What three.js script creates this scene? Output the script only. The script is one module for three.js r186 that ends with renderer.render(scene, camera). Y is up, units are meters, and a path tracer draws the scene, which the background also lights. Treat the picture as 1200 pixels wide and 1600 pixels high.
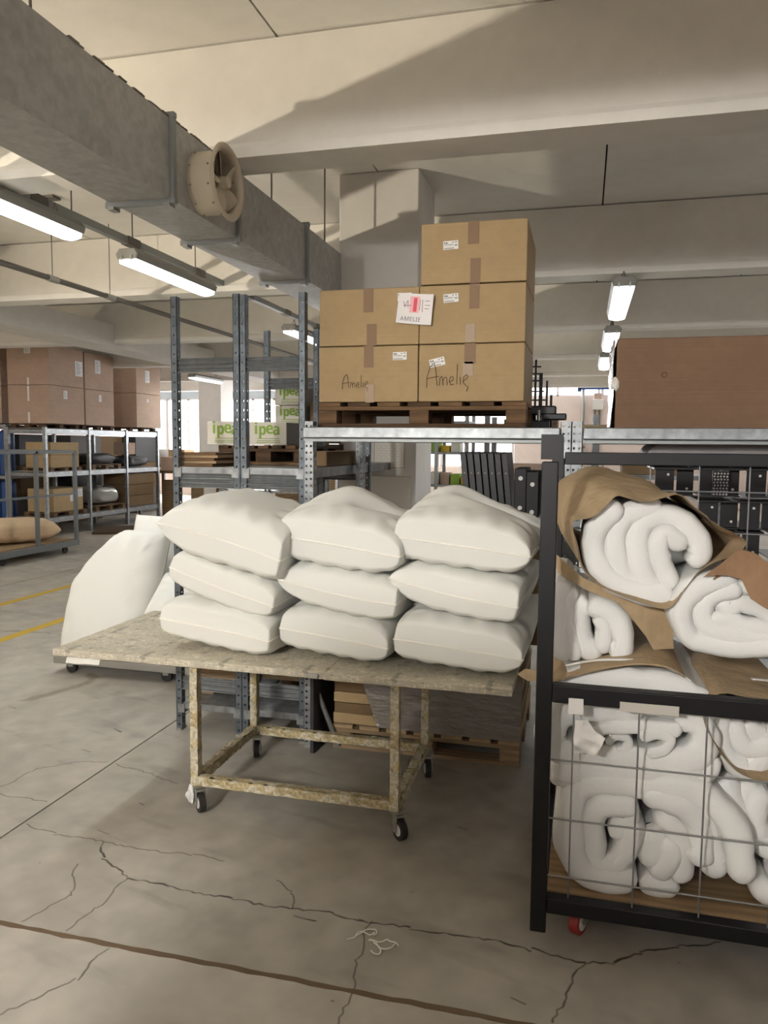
import * as THREE from 'three';
import { RoundedBoxGeometry } from 'three/addons/geometries/RoundedBoxGeometry.js';
import { mergeGeometries, mergeVertices, toCreasedNormals } from 'three/addons/utils/BufferGeometryUtils.js';
import { RectAreaLightUniformsLib } from 'three/addons/lights/RectAreaLightUniformsLib.js';
import { FontLoader } from 'three/addons/loaders/FontLoader.js';
import { TextGeometry } from 'three/addons/geometries/TextGeometry.js';

// ---------------------------------------------------------------- camera, sky, sun, exposure
const scene = new THREE.Scene();
const D2R = Math.PI / 180;
const camera = new THREE.PerspectiveCamera(67.38, 0.75, 0.05, 200);
camera.position.set(0, 1.6, 0);
camera.rotation.set(-4.95 * D2R, 14.5 * D2R, 0.5 * D2R, 'YXZ');
scene.background = new THREE.Color().setRGB(1.3, 1.35, 1.45);

const renderer = new THREE.WebGLRenderer({ antialias: true });
renderer.toneMapping = THREE.LinearToneMapping;
renderer.toneMappingExposure = 1.4;
renderer.shadowMap.enabled = true;
RectAreaLightUniformsLib.init();

// low sun entering through the side windows, off frame
const sun = new THREE.DirectionalLight(new THREE.Color().setRGB(1, 0.90, 0.72), 70);
sun.position.set(-30, 13.5, -1.5); sun.target.position.set(-10.2, 0, -2.5);
sun.castShadow = true; sun.shadow.mapSize.set(2048, 2048);
Object.assign(sun.shadow.camera, { left: -18, right: 18, top: 18, bottom: -18, near: 1, far: 80 });
scene.add(sun, sun.target);

const LAMP_POWER = 26, WINDOW_LIGHT = 10, WINDOW_GLOW = 1.5, PANEL = 470, FLOOD = 180, FRONT_FILL = 2;
const LAMP_COLOR = new THREE.Color().setRGB(0.97, 1, 0.99), DAY_COLOR = new THREE.Color().setRGB(0.98, 0.98, 1), FLOOD_COLOR = new THREE.Color().setRGB(1, 0.88, 0.69), PANEL_COLOR = new THREE.Color().setRGB(1, 0.96, 0.9);

// ---------------------------------------------------------------- small helpers
function rng(seed) { let a = seed >>> 0; return () => { a = (a + 0x6D2B79F5) | 0; let t = Math.imul(a ^ (a >>> 15), 1 | a); t = (t + Math.imul(t ^ (t >>> 7), 61 | t)) ^ t; return ((t ^ (t >>> 14)) >>> 0) / 4294967296; }; }
const rand = rng(77);
const taken = {};
function numbered(name) { const n = taken[name] = (taken[name] ?? -1) + 1; return n ? `${name}_${String(n).padStart(3, '0')}` : name; }
function tag(o, label, category, group, kind) {
  if (label) o.userData.label = label;
  if (category) o.userData.category = category;
  if (group) o.userData.group = group;
  if (kind) o.userData.kind = kind;
  return o;
}
function thing(name, label, category, pos = [0, 0, 0], turn = 0, group) {
  const o = new THREE.Group(); o.name = numbered(name); o.position.set(...pos); o.rotation.y = turn * D2R; scene.add(o);
  return tag(o, label, category, group);
}
function structure(name, pos = [0, 0, 0]) { const o = new THREE.Group(); o.name = numbered(name); o.position.set(...pos); o.userData.kind = 'structure'; scene.add(o); return o; }
function part(parent, name, geo, mat, pos, rot) {
  const m = new THREE.Mesh(geo, mat); m.name = name;
  if (pos) m.position.set(...pos);
  if (rot) m.rotation.set(...rot);
  m.castShadow = m.receiveShadow = true;
  parent.add(m); return m;
}
function solid(name, geo, mat, label, category, pos, rot, group) {
  const m = new THREE.Mesh(geo, mat); m.name = numbered(name);
  if (pos) m.position.set(...pos);
  if (rot) m.rotation.set(...rot);
  m.castShadow = m.receiveShadow = true; scene.add(m);
  return tag(m, label, category, group);
}
// texture coordinates in metres, by the way each face points
function metreUV(g, ox = 0, oy = 0) {
  const geo = g.index ? g.toNonIndexed() : g, p = geo.attributes.position, n = geo.attributes.normal, uv = new Float32Array(p.count * 2);
  for (let i = 0; i < p.count; i++) {
    const ax = Math.abs(n.getX(i)), ay = Math.abs(n.getY(i)), az = Math.abs(n.getZ(i));
    let u, v;
    if (ay >= ax && ay >= az) { u = p.getX(i); v = p.getZ(i); } else if (ax >= az) { u = p.getZ(i); v = p.getY(i); } else { u = p.getX(i); v = p.getY(i); }
    uv[2 * i] = u + ox; uv[2 * i + 1] = v + oy;
  }
  geo.setAttribute('uv', new THREE.BufferAttribute(uv, 2));
  return geo;
}
const boxCache = {};
function box(w, h, d, r = 0) {
  const k = [w, h, d, r].map(v => v.toFixed(4)).join();
  return boxCache[k] ??= metreUV(r > 0 ? new RoundedBoxGeometry(w, h, d, 1, Math.min(r, w / 2.1, h / 2.1, d / 2.1)) : new THREE.BoxGeometry(w, h, d), rand() * 3, rand() * 3);
}
function boxAt(w, h, d, x, y, z, r = 0) { return metreUV((r ? new RoundedBoxGeometry(w, h, d, 1, r) : new THREE.BoxGeometry(w, h, d)).translate(x, y, z)); }
function cylBetween(a, b, r, seg = 8) {
  const A = new THREE.Vector3(...a), B = new THREE.Vector3(...b), len = A.distanceTo(B);
  const g = new THREE.CylinderGeometry(r, r, len, seg);
  g.applyQuaternion(new THREE.Quaternion().setFromUnitVectors(new THREE.Vector3(0, 1, 0), B.clone().sub(A).normalize()));
  const c = A.add(B).multiplyScalar(0.5); g.translate(c.x, c.y, c.z); return g;
}
function tube(pts, r, seg = 24, rad = 6, closed = false) { return new THREE.TubeGeometry(new THREE.CatmullRomCurve3(pts.map(p => new THREE.Vector3(...p)), closed), seg, r, rad, closed); }
function merge(list) { return mergeGeometries(list.map(g => { const c = g.index ? g.toNonIndexed() : g.clone(); for (const k of Object.keys(c.attributes)) if (!['position', 'normal', 'uv'].includes(k)) c.deleteAttribute(k); return c; })); }

// ---------------------------------------------------------------- noise and textures
function lattice(seed, n) { const r = rng(seed), a = new Float32Array(n * n); for (let i = 0; i < a.length; i++) a[i] = r(); return (x, y) => {
  let xi = Math.floor(x), yi = Math.floor(y), fx = x - xi, fy = y - yi; fx = fx * fx * (3 - 2 * fx); fy = fy * fy * (3 - 2 * fy);
  const x0 = ((xi % n) + n) % n, x1 = (x0 + 1) % n, y0 = (((yi % n) + n) % n) * n, y1 = ((((yi + 1) % n) + n) % n) * n;
  return (a[y0 + x0] * (1 - fx) + a[y0 + x1] * fx) * (1 - fy) + (a[y1 + x0] * (1 - fx) + a[y1 + x1] * fx) * fy; }; }
function fractal(seed, base, octaves, gain = 0.5) { const ls = []; for (let o = 0; o < octaves; o++) ls.push(lattice(seed + o * 13, base << o)); return (u, v) => { let s = 0, a = 1, t = 0; for (let o = 0; o < octaves; o++) { const f = base << o; s += a * ls[o](u * f, v * f); t += a; a *= gain; } return s / t; }; }
const n3a = lattice(901, 64), n3b = lattice(902, 64);
const noise3 = (x, y, z) => (n3a(x + z * 0.73, y - z * 0.41) + n3b(y + 31.3 + x * 0.37, z + 7.7 - x * 0.51)) - 1;
function dataTex(size, fn, srgb = true, repeat = 1) {
  const w = Array.isArray(size) ? size[0] : size, h = Array.isArray(size) ? size[1] : size, d = new Uint8Array(w * h * 4);
  for (let y = 0; y < h; y++) for (let x = 0; x < w; x++) { const c = fn(x / w, y / h, x, y), i = (y * w + x) * 4; d[i] = Math.max(0, Math.min(255, c[0])); d[i + 1] = Math.max(0, Math.min(255, c[1])); d[i + 2] = Math.max(0, Math.min(255, c[2])); d[i + 3] = c[3] ?? 255; }
  const t = new THREE.DataTexture(d, w, h); t.magFilter = t.minFilter = THREE.LinearFilter; t.wrapS = t.wrapT = THREE.RepeatWrapping; if (srgb) t.colorSpace = THREE.SRGBColorSpace; t.repeat.set(repeat, repeat); t.needsUpdate = true; return t;
}
function greyTex(size, fn, repeat) { return dataTex(size, (u, v, x, y) => { const g = fn(u, v, x, y) * 255; return [g, g, g]; }, false, repeat); }
function std(o) { return new THREE.MeshStandardMaterial(o); }
const mul = (c, k) => [c[0] * k, c[1] * k, c[2] * k];

const fA = fractal(11, 4, 6), fB = fractal(29, 8, 5), fC = fractal(53, 32, 3), fD = fractal(71, 2, 4);
const paintTex = dataTex(512, (u, v) => mul([238, 235, 228], 0.94 + 0.10 * (fA(u, v) - 0.3) + 0.03 * fC(u, v)), true, 0.4);
const paintBump = greyTex(512, (u, v) => 0.5 * fC(u, v) + 0.5 * fB(u, v), 0.6);
const steelTex = dataTex(512, (u, v) => { const s = fB(u * 2, v * 2), q = Math.floor(s * 9) / 9; return mul([150, 154, 156], 0.82 + 0.34 * q + 0.1 * (fC(u, v) - 0.5) + 0.18 * (fD(u, v) - 0.5)); }, true, 1.6);
const spangleTex = dataTex(512, (u, v) => { const s = fC(u, v), t = fA(u, v); return mul([190, 191, 189], 0.93 + 0.16 * (s - 0.5) + 0.14 * (t - 0.5)); }, true, 1.1);
const cardTex = dataTex(512, (u, v, x, y) => mul([178, 153, 113], 0.93 + 0.10 * (fA(u, v) - 0.5) + 0.02 * (lattice1(y * 0.5) - 0.5) + 0.05 * fC(u, v)), true, 1.0);
function lattice1(t) { const i = Math.floor(t), h = k => { const s = Math.sin(k * 127.1) * 43758.5; return s - Math.floor(s); }; return h(i) * (1 - (t - i)) + h(i + 1) * (t - i); }
const pinkCardTex = dataTex(512, (u, v, x, y) => mul([190, 164, 145], 0.93 + 0.10 * (fA(u, v) - 0.5) + 0.04 * (lattice1(y * 0.5) - 0.5) + 0.05 * fC(u, v)), true, 1.0);
const kraftTex = dataTex(512, (u, v, x, y) => mul([176, 153, 120], 0.9 + 0.16 * (fA(u, v) - 0.4) + 0.025 * (lattice1(x * 0.35) - 0.5) + 0.08 * fC(u, v)), true, 1.4);
const woodTex = dataTex(512, (u, v, x, y) => { const g = Math.sin((v * 14 + 2.6 * fD(u * 0.5, v * 2) + 0.6 * fA(u, v * 3)) * 6.28) * 0.5 + 0.5; return mul([178, 151, 116], 0.78 + 0.16 * g + 0.2 * (fB(u * 0.3, v * 3) - 0.4)); }, true, 1.5);
const crumpleBump = greyTex(512, (u, v) => { const a = Math.abs(fA(u, v) - 0.5) * 2, b = Math.abs(fD(u, v) - 0.5) * 2; return 0.6 * a + 0.4 * b; }, 1.6);
const weaveBump = greyTex(256, (u, v, x, y) => 0.5 + 0.25 * Math.sin(x * Math.PI / 2) + 0.25 * Math.sin(y * Math.PI / 2) , 6);
const feltBump = greyTex(512, (u, v) => 0.6 * fC(u, v) + 0.4 * fA(u, v), 4);
const chipTex = dataTex(1024, (u, v) => { const s = fB(u * 3, v * 3), t = fC(u * 3, v * 3), k = fA(u, v); const glue = t > 0.63 ? 0.17 : 0; return mul([212, 204, 184], 0.87 + 0.16 * (s - 0.4) + 0.12 * (k - 0.5) + glue * 0.6 - (s < 0.27 ? 0.12 : 0)); }, true, 0.9);
const chipBump = greyTex(512, (u, v) => fC(u * 2, v * 2) * 0.6 + 0.4 * fB(u, v), 1.8);
const glueTex = dataTex(512, (u, v) => { const s = fB(u, v), t = fC(u, v); const c = s > 0.42 ? [212, 203, 178] : [192, 176, 136]; return mul(c, 0.78 + 0.4 * (t - 0.2)); }, true, 3);

const M = {
  paint: std({ map: paintTex, roughness: 0.92, bumpMap: paintBump, bumpScale: 0.0015 }),
  column: std({ map: paintTex, color: 0xf2f2f4, roughness: 0.9, bumpMap: paintBump, bumpScale: 0.0015 }),
  wall: std({ map: paintTex, color: 0xefe3e2, roughness: 0.9 }),
  groove: std({ color: 0x2c2723, roughness: 1 }),
  steel: std({ map: steelTex, roughness: 0.42, metalness: 0.75 }),
  post: std({ map: steelTex, color: 0xb0b8bf, roughness: 0.45, metalness: 0.6 }),
  duct: std({ map: spangleTex, roughness: 0.5, metalness: 0.18 }),
  ductDark: std({ color: 0x979b9b, roughness: 0.5, metalness: 0.6 }),
  rod: std({ color: 0x77736d, roughness: 0.6, metalness: 0.5 }),
  fan: std({ color: 0xc6bba6, roughness: 0.5 }),
  fanBlade: std({ color: 0xa39282, roughness: 0.45 }),
  lampBody: std({ color: 0x8d8c86, roughness: 0.55 }),
  lampGlow: std({ color: 0xffffff, emissive: LAMP_COLOR, emissiveIntensity: 3.2, roughness: 0.4 }),
  windowGlow: std({ color: 0xffffff, emissive: DAY_COLOR, emissiveIntensity: WINDOW_GLOW, roughness: 0.3 }),
  floodGlow: std({ color: 0xffffff, emissive: FLOOD_COLOR, emissiveIntensity: 8, roughness: 0.3 }),
  panelGlow: std({ color: 0xffffff, emissive: PANEL_COLOR, emissiveIntensity: 6, roughness: 0.4 }),
  glass: new THREE.MeshPhysicalMaterial({ color: 0xffffff, transmission: 1, thickness: 0, roughness: 0.02, ior: 1.45 }),
  windowFrame: std({ color: 0xc9c4c4, roughness: 0.6 }),
  blind: std({ color: 0x8b949a, roughness: 0.8 }),
  card: std({ map: cardTex, roughness: 0.85 }),
  cardPink: std({ map: pinkCardTex, color: 0xffffff, roughness: 0.85 }),
  cardDull: std({ map: pinkCardTex, color: 0xb3a594, roughness: 0.85 }),
  cardDark: std({ map: cardTex, color: 0xb6ada6, roughness: 0.85 }),
  tape: std({ color: 0x86694c, roughness: 0.6 }),
  clearTape: new THREE.MeshPhysicalMaterial({ color: 0x9a7f60, roughness: 0.45, clearcoat: 0.0 }),
  paper: std({ color: 0xe9e6df, roughness: 0.9 }),
  kraft: std({ map: kraftTex, roughness: 0.8, bumpMap: crumpleBump, bumpScale: 0.012 }),
  kraftPink: std({ map: kraftTex, color: 0xccb8b0, roughness: 0.8, bumpMap: crumpleBump, bumpScale: 0.006 }),
  pallet: std({ map: woodTex, color: 0xb5a596, roughness: 0.85 }),
  palletNew: std({ map: woodTex, color: 0xffffff, roughness: 0.8 }),
  palletDark: std({ map: woodTex, color: 0x857669, roughness: 0.85 }),
  ply: std({ map: woodTex, color: 0xeae2d6, roughness: 0.75 }),
  cushion: new THREE.MeshPhysicalMaterial({ color: 0xe2e2dc, roughness: 0.95, bumpMap: weaveBump, bumpScale: 0.0006 }),
  piping: std({ color: 0xf2efe6, roughness: 0.9 }),
  batting: new THREE.MeshPhysicalMaterial({ color: 0xdcdcda, roughness: 0.95, bumpMap: feltBump, bumpScale: 0.0012 }),
  black: std({ color: 0x17171a, roughness: 0.42, metalness: 0.2 }),
  blackMatt: std({ color: 0x141417, roughness: 0.6 }),
  wire: std({ color: 0x9a9c9c, roughness: 0.4, metalness: 0.8 }),
  chip: std({ map: chipTex, roughness: 0.9, bumpMap: chipBump, bumpScale: 0.004 }),
  glue: std({ map: glueTex, roughness: 0.85, bumpMap: chipBump, bumpScale: 0.006 }),
  rubber: std({ color: 0x26221f, roughness: 0.75 }),
  zinc: std({ color: 0xa9a9a4, roughness: 0.4, metalness: 0.8 }),
  red: std({ color: 0x9c2f28, roughness: 0.5 }),
  whitePlastic: std({ color: 0xd8d6d2, roughness: 0.5 }),
  blue: std({ color: 0x33558e, roughness: 0.6 }),
  blueDark: std({ color: 0x27406f, roughness: 0.6 }),
  film: new THREE.MeshPhysicalMaterial({ color: 0xb9b2aa, transmission: 0.5, thickness: 0, roughness: 0.22, ior: 1.4, bumpMap: crumpleBump, bumpScale: 0.03, clearcoat: 0.6 }),
  greyFilm: new THREE.MeshPhysicalMaterial({ color: 0x8e8b8c, transmission: 0.25, thickness: 0, roughness: 0.35, bumpMap: crumpleBump, bumpScale: 0.01 }),
  greyFrame: std({ color: 0x6d7172, roughness: 0.55, metalness: 0.3 }),
  yellow: std({ color: 0xc6a536, roughness: 0.75 }),
  tan: std({ color: 0xc8ae8e, roughness: 0.85, bumpMap: crumpleBump, bumpScale: 0.01 }),
  darkGoods: std({ color: 0x2e2d2f, roughness: 0.6 }),
  greyGoods: std({ color: 0x6f6c69, roughness: 0.7 }),
  green: std({ color: 0x87a83e, roughness: 0.7 }),
  whiteBox: std({ color: 0xd9d4c8, roughness: 0.85 }),
  brownDark: std({ color: 0x5d3f30, roughness: 0.7 }),
};
const CRACKS = [[[[-2.228, -2.634], [-2.059, -2.598], [-1.83, -2.592], [-1.569, -2.588], [-1.436, -2.6], [-1.295, -2.591]], 2.5], [[[-1.83, -2.592], [-1.753, -2.488], [-1.67, -2.44], [-1.587, -2.396], [-1.485, -2.381], [-1.313, -2.374], [-1.16, -2.367], [-0.943, -2.368], [-0.785, -2.381], [-0.646, -2.375], [-0.514, -2.375], [-0.386, -2.383], [-0.258, -2.376], [-0.115, -2.366], [0.053, -2.343], [0.14, -2.373], [0.221, -2.448], [0.343, -2.507], [0.485, -2.563]], 5], [[[0.053, -2.343], [0.025, -2.267], [-0.001, -2.176], [-0.033, -2.064]], 4], [[[-1.582, -2.389], [-1.58, -2.193], [-1.607, -2.059]], 2.5], [[[-1.417, -2.027], [-1.422, -1.873], [-1.495, -1.77], [-1.538, -1.694]], 3.5], [[[-2.583, -2.895], [-2.558, -3.124], [-2.395, -3.25], [-2.271, -3.284]], 2.2], [[[-2.227, -3.272], [-1.974, -3.211], [-1.816, -3.145]], 2], [[[-2.535, -2.84], [-2.271, -2.828]], 2.2], [[[-0.932, -2.371], [-0.979, -2.457], [-1.054, -2.521]], 2.5], [[[-0.646, -2.375], [-0.633, -2.177], [-0.611, -2.037], [-0.609, -1.908]], 2.5], [[[-4.775, -5.414], [-4.212, -5.465]], 5], [[[-1.824, -2.421], [-1.713, -2.235], [-1.784, -2.064]], 1.8], [[[-5.834, -6.633], [-5.839, -7.716]], 5]];
const ROLL_A = [[0.062, [[0.318, 1.288], [0.285, 1.315], [0.251, 1.333], [0.235, 1.303], [0.244, 1.246], [0.265, 1.196], [0.279, 1.158]]], [0.07, [[0.264, 1.158], [0.215, 1.174], [0.179, 1.243], [0.167, 1.307], [0.19, 1.365], [0.249, 1.39], [0.309, 1.369], [0.353, 1.314], [0.354, 1.264], [0.32, 1.25]]], [0.066, [[0.258, 1.148], [0.197, 1.167], [0.142, 1.19], [0.112, 1.253], [0.106, 1.33], [0.135, 1.383], [0.189, 1.405], [0.248, 1.41]]], [0.07, [[0.288, 1.149], [0.229, 1.14], [0.155, 1.152], [0.08, 1.193], [0.04, 1.263], [0.046, 1.335], [0.083, 1.391], [0.128, 1.413]]]];
const ROLL_B = [[0.07, [[-0.047, 1.16], [-0.072, 1.104], [-0.076, 1.021], [-0.064, 0.945], [-0.032, 0.885]]], [0.06, [[-0.013, 1.134], [-0.041, 1.085], [-0.039, 0.989], [-0.017, 0.921], [0.007, 0.889]]], [0.075, [[0.04, 1.083], [0.005, 1.06], [0.001, 0.998], [0.015, 0.944], [0.046, 0.912], [0.056, 0.886]]], [0.075, [[0.021, 1.068], [0.073, 1.065], [0.113, 1.04], [0.14, 0.988], [0.138, 0.94], [0.111, 0.904]]], [0.05, [[0.048, 1.043], [0.078, 1.017], [0.083, 0.956], [0.075, 0.915]]]];
const ROLL_C = [[0.07, [[0.469, 1.204], [0.395, 1.194], [0.338, 1.165], [0.305, 1.113], [0.313, 1.056], [0.344, 1.013], [0.415, 0.999], [0.557, 1.007], [0.628, 1.028]]], [0.06, [[0.481, 1.18], [0.414, 1.16], [0.375, 1.13], [0.371, 1.079], [0.395, 1.049], [0.471, 1.032], [0.545, 1.025], [0.627, 1.059]]], [0.055, [[0.414, 1.145], [0.439, 1.115], [0.478, 1.13], [0.524, 1.12], [0.581, 1.086]]], [0.05, [[0.383, 1.073], [0.44, 1.077], [0.498, 1.065], [0.583, 1.056]]], [0.06, [[0.458, 1.191], [0.521, 1.182], [0.59, 1.143]]]];
const ROLL_D = [[0.085, [[0.216, 0.77], [0.093, 0.762], [-0.001, 0.75], [-0.064, 0.71], [-0.079, 0.654], [-0.048, 0.609], [0.048, 0.596], [0.186, 0.595], [0.307, 0.608], [0.377, 0.643], [0.396, 0.698], [0.367, 0.747], [0.301, 0.766]]], [0.04, [[0.327, 0.716], [0.254, 0.722], [0.157, 0.712], [0.083, 0.698], [0.053, 0.661], [0.085, 0.631]]], [0.03, [[0.097, 0.646], [0.127, 0.676], [0.162, 0.669], [0.16, 0.636], [0.123, 0.625]]], [0.035, [[0.195, 0.689], [0.249, 0.702], [0.289, 0.686], [0.275, 0.652], [0.221, 0.633]]], [0.07, [[-0.066, 0.777], [0.061, 0.786], [0.216, 0.787], [0.336, 0.779], [0.397, 0.737]]]];
const ROLL_D2 = [[0.05, [[-0.079, 0.508], [0.038, 0.515], [0.202, 0.525], [0.324, 0.55], [0.406, 0.586], [0.421, 0.647]]], [0.07, [[-0.073, 0.536], [0.037, 0.542], [0.201, 0.552], [0.323, 0.576], [0.393, 0.617]]]];
const ROLL_E = [[0.08, [[0.212, 0.189], [0.125, 0.175], [0.041, 0.193], [-0.003, 0.263], [-0.009, 0.36], [0.008, 0.445], [0.052, 0.488], [0.133, 0.498], [0.226, 0.503], [0.323, 0.515], [0.396, 0.488], [0.456, 0.443], [0.497, 0.377], [0.512, 0.3], [0.52, 0.228]]], [0.075, [[0.204, 0.436], [0.148, 0.429], [0.092, 0.421], [0.065, 0.37], [0.067, 0.288], [0.085, 0.228], [0.124, 0.22], [0.163, 0.26], [0.183, 0.332], [0.19, 0.387]]], [0.08, [[0.23, 0.23], [0.253, 0.281], [0.257, 0.335], [0.231, 0.366]]], [0.08, [[0.208, 0.477], [0.276, 0.473], [0.343, 0.448], [0.381, 0.4], [0.396, 0.329], [0.384, 0.267]]], [0.075, [[0.254, 0.416], [0.297, 0.395], [0.33, 0.339], [0.342, 0.26], [0.335, 0.192]]], [0.08, [[0.349, 0.449], [0.404, 0.417], [0.42, 0.339], [0.44, 0.269], [0.477, 0.248]]], [0.075, [[0.124, 0.405], [0.168, 0.404], [0.151, 0.354], [0.12, 0.323]]], [0.07, [[0.249, 0.205], [0.291, 0.246], [0.307, 0.296], [0.293, 0.347]]], [0.07, [[0.213, 0.182], [0.275, 0.172], [0.342, 0.173]]]];
const ROLL_F = [[0.07, [[0.469, 0.759], [0.441, 0.717], [0.455, 0.652], [0.493, 0.61], [0.529, 0.595], [0.563, 0.625], [0.571, 0.691]]], [0.065, [[0.498, 0.755], [0.494, 0.709], [0.52, 0.666], [0.561, 0.664], [0.605, 0.708]]], [0.06, [[0.528, 0.752], [0.541, 0.72], [0.582, 0.705], [0.614, 0.747]]]];
const ROLL_G = [[0.08, [[0.488, 0.564], [0.485, 0.496], [0.518, 0.433], [0.562, 0.392], [0.605, 0.357]]], [0.08, [[0.585, 0.529], [0.564, 0.459], [0.568, 0.393], [0.6, 0.337], [0.653, 0.324]]], [0.07, [[0.525, 0.548], [0.545, 0.504], [0.559, 0.459]]]];
const PAPER_A_FRONT = [[-0.022, 1.364, -2.46], [0.03, 1.382, -2.46], [0.071, 1.417, -2.46], [0.1, 1.443, -2.46], [0.136, 1.441, -2.46], [0.183, 1.432, -2.46], [0.236, 1.444, -2.46], [0.273, 1.454, -2.46], [0.323, 1.419, -2.46], [0.381, 1.381, -2.46], [0.427, 1.352, -2.46], [0.476, 1.323, -2.46], [0.447, 1.286, -2.46], [0.392, 1.256, -2.46], [0.348, 1.223, -2.46], [0.307, 1.168, -2.46], [0.269, 1.106, -2.46], [0.201, 1.114, -2.46], [0.113, 1.14, -2.46], [0.052, 1.171, -2.46], [-0.001, 1.223, -2.46], [-0.02, 1.294, -2.46]];
const PAPER_A_MID = [[-0.072, 1.327, -2.75], [-0.071, 1.406, -2.75], [-0.042, 1.463, -2.75], [0.009, 1.493, -2.75], [0.076, 1.501, -2.75], [0.143, 1.488, -2.75], [0.21, 1.469, -2.75], [0.276, 1.443, -2.75], [0.335, 1.41, -2.75], [0.387, 1.377, -2.75], [0.427, 1.338, -2.75], [0.46, 1.291, -2.75], [0.449, 1.25, -2.75], [0.413, 1.221, -2.75], [0.369, 1.191, -2.75], [0.319, 1.161, -2.75], [0.274, 1.145, -2.75], [0.208, 1.148, -2.75], [0.134, 1.165, -2.75], [0.066, 1.198, -2.75], [-0.004, 1.237, -2.75], [-0.05, 1.278, -2.75]];
const PAPER_A_BACK = [[-0.095, 1.331, -3.12], [-0.101, 1.412, -3.12], [-0.075, 1.46, -3.12], [-0.037, 1.493, -3.12], [0.009, 1.518, -3.12], [0.062, 1.523, -3.12], [0.123, 1.512, -3.12], [0.192, 1.489, -3.12], [0.252, 1.463, -3.12], [0.298, 1.429, -3.12], [0.329, 1.391, -3.12], [0.345, 1.345, -3.12], [0.332, 1.297, -3.12], [0.304, 1.265, -3.12], [0.268, 1.24, -3.12], [0.224, 1.222, -3.12], [0.171, 1.212, -3.12], [0.118, 1.218, -3.12], [0.064, 1.232, -3.12], [0.009, 1.254, -3.12], [-0.046, 1.276, -3.12], [-0.078, 1.299, -3.12]];
//more
const PAPER_F_FRONT = [[0.378, 0.81, -2.47], [0.4, 0.843, -2.47], [0.439, 0.858, -2.47], [0.502, 0.85, -2.47], [0.586, 0.842, -2.47], [0.66, 0.806, -2.47], [0.684, 0.746, -2.47], [0.667, 0.669, -2.47], [0.598, 0.604, -2.47], [0.531, 0.596, -2.47], [0.484, 0.616, -2.47], [0.43, 0.668, -2.47], [0.396, 0.735, -2.47]];
const SHEET_C = [[0.357, 1.214, -2.44], [0.4, 1.253, -2.44], [0.454, 1.304, -2.44], [0.498, 1.294, -2.44], [0.549, 1.254, -2.44], [0.606, 1.191, -2.44], [0.626, 1.103, -2.44], [0.555, 1.122, -2.44], [0.522, 1.138, -2.44], [0.488, 1.16, -2.44], [0.463, 1.214, -2.44], [0.424, 1.224, -2.44], [0.385, 1.222, -2.44]];
const SHEET_AB = [[-0.083, 1.244, -2.62], [0.012, 1.166, -2.62], [0.124, 1.118, -2.62], [0.213, 1.096, -2.62], [0.289, 1.087, -2.62], [0.301, 1.021, -2.62], [0.31, 0.934, -2.62], [0.245, 0.929, -2.62], [0.218, 0.975, -2.62], [0.178, 1.026, -2.62], [0.138, 1.065, -2.62], [0.085, 1.102, -2.62], [0.02, 1.126, -2.62], [-0.034, 1.157, -2.62], [-0.074, 1.176, -2.62]];
const PAPER_D = [[0.006, [[-0.099, 0.832], [-0.049, 0.856], [0.027, 0.886], [0.119, 0.914], [0.211, 0.927], [0.283, 0.92], [0.326, 0.895]]]];
const ROLL_D3 = [[0.09, [[-0.093, 0.779], [-0.016, 0.82], [0.091, 0.843], [0.216, 0.847], [0.313, 0.836], [0.375, 0.789], [0.39, 0.732]]]];
const TAG_D = [[0.0, 0.753, -2.405], [0.036, 0.759, -2.405], [0.059, 0.723, -2.405], [0.091, 0.706, -2.405], [0.077, 0.673, -2.405], [0.064, 0.643, -2.405], [0.034, 0.649, -2.405], [0.0, 0.642, -2.405], [-0.005, 0.697, -2.405]];

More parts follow.
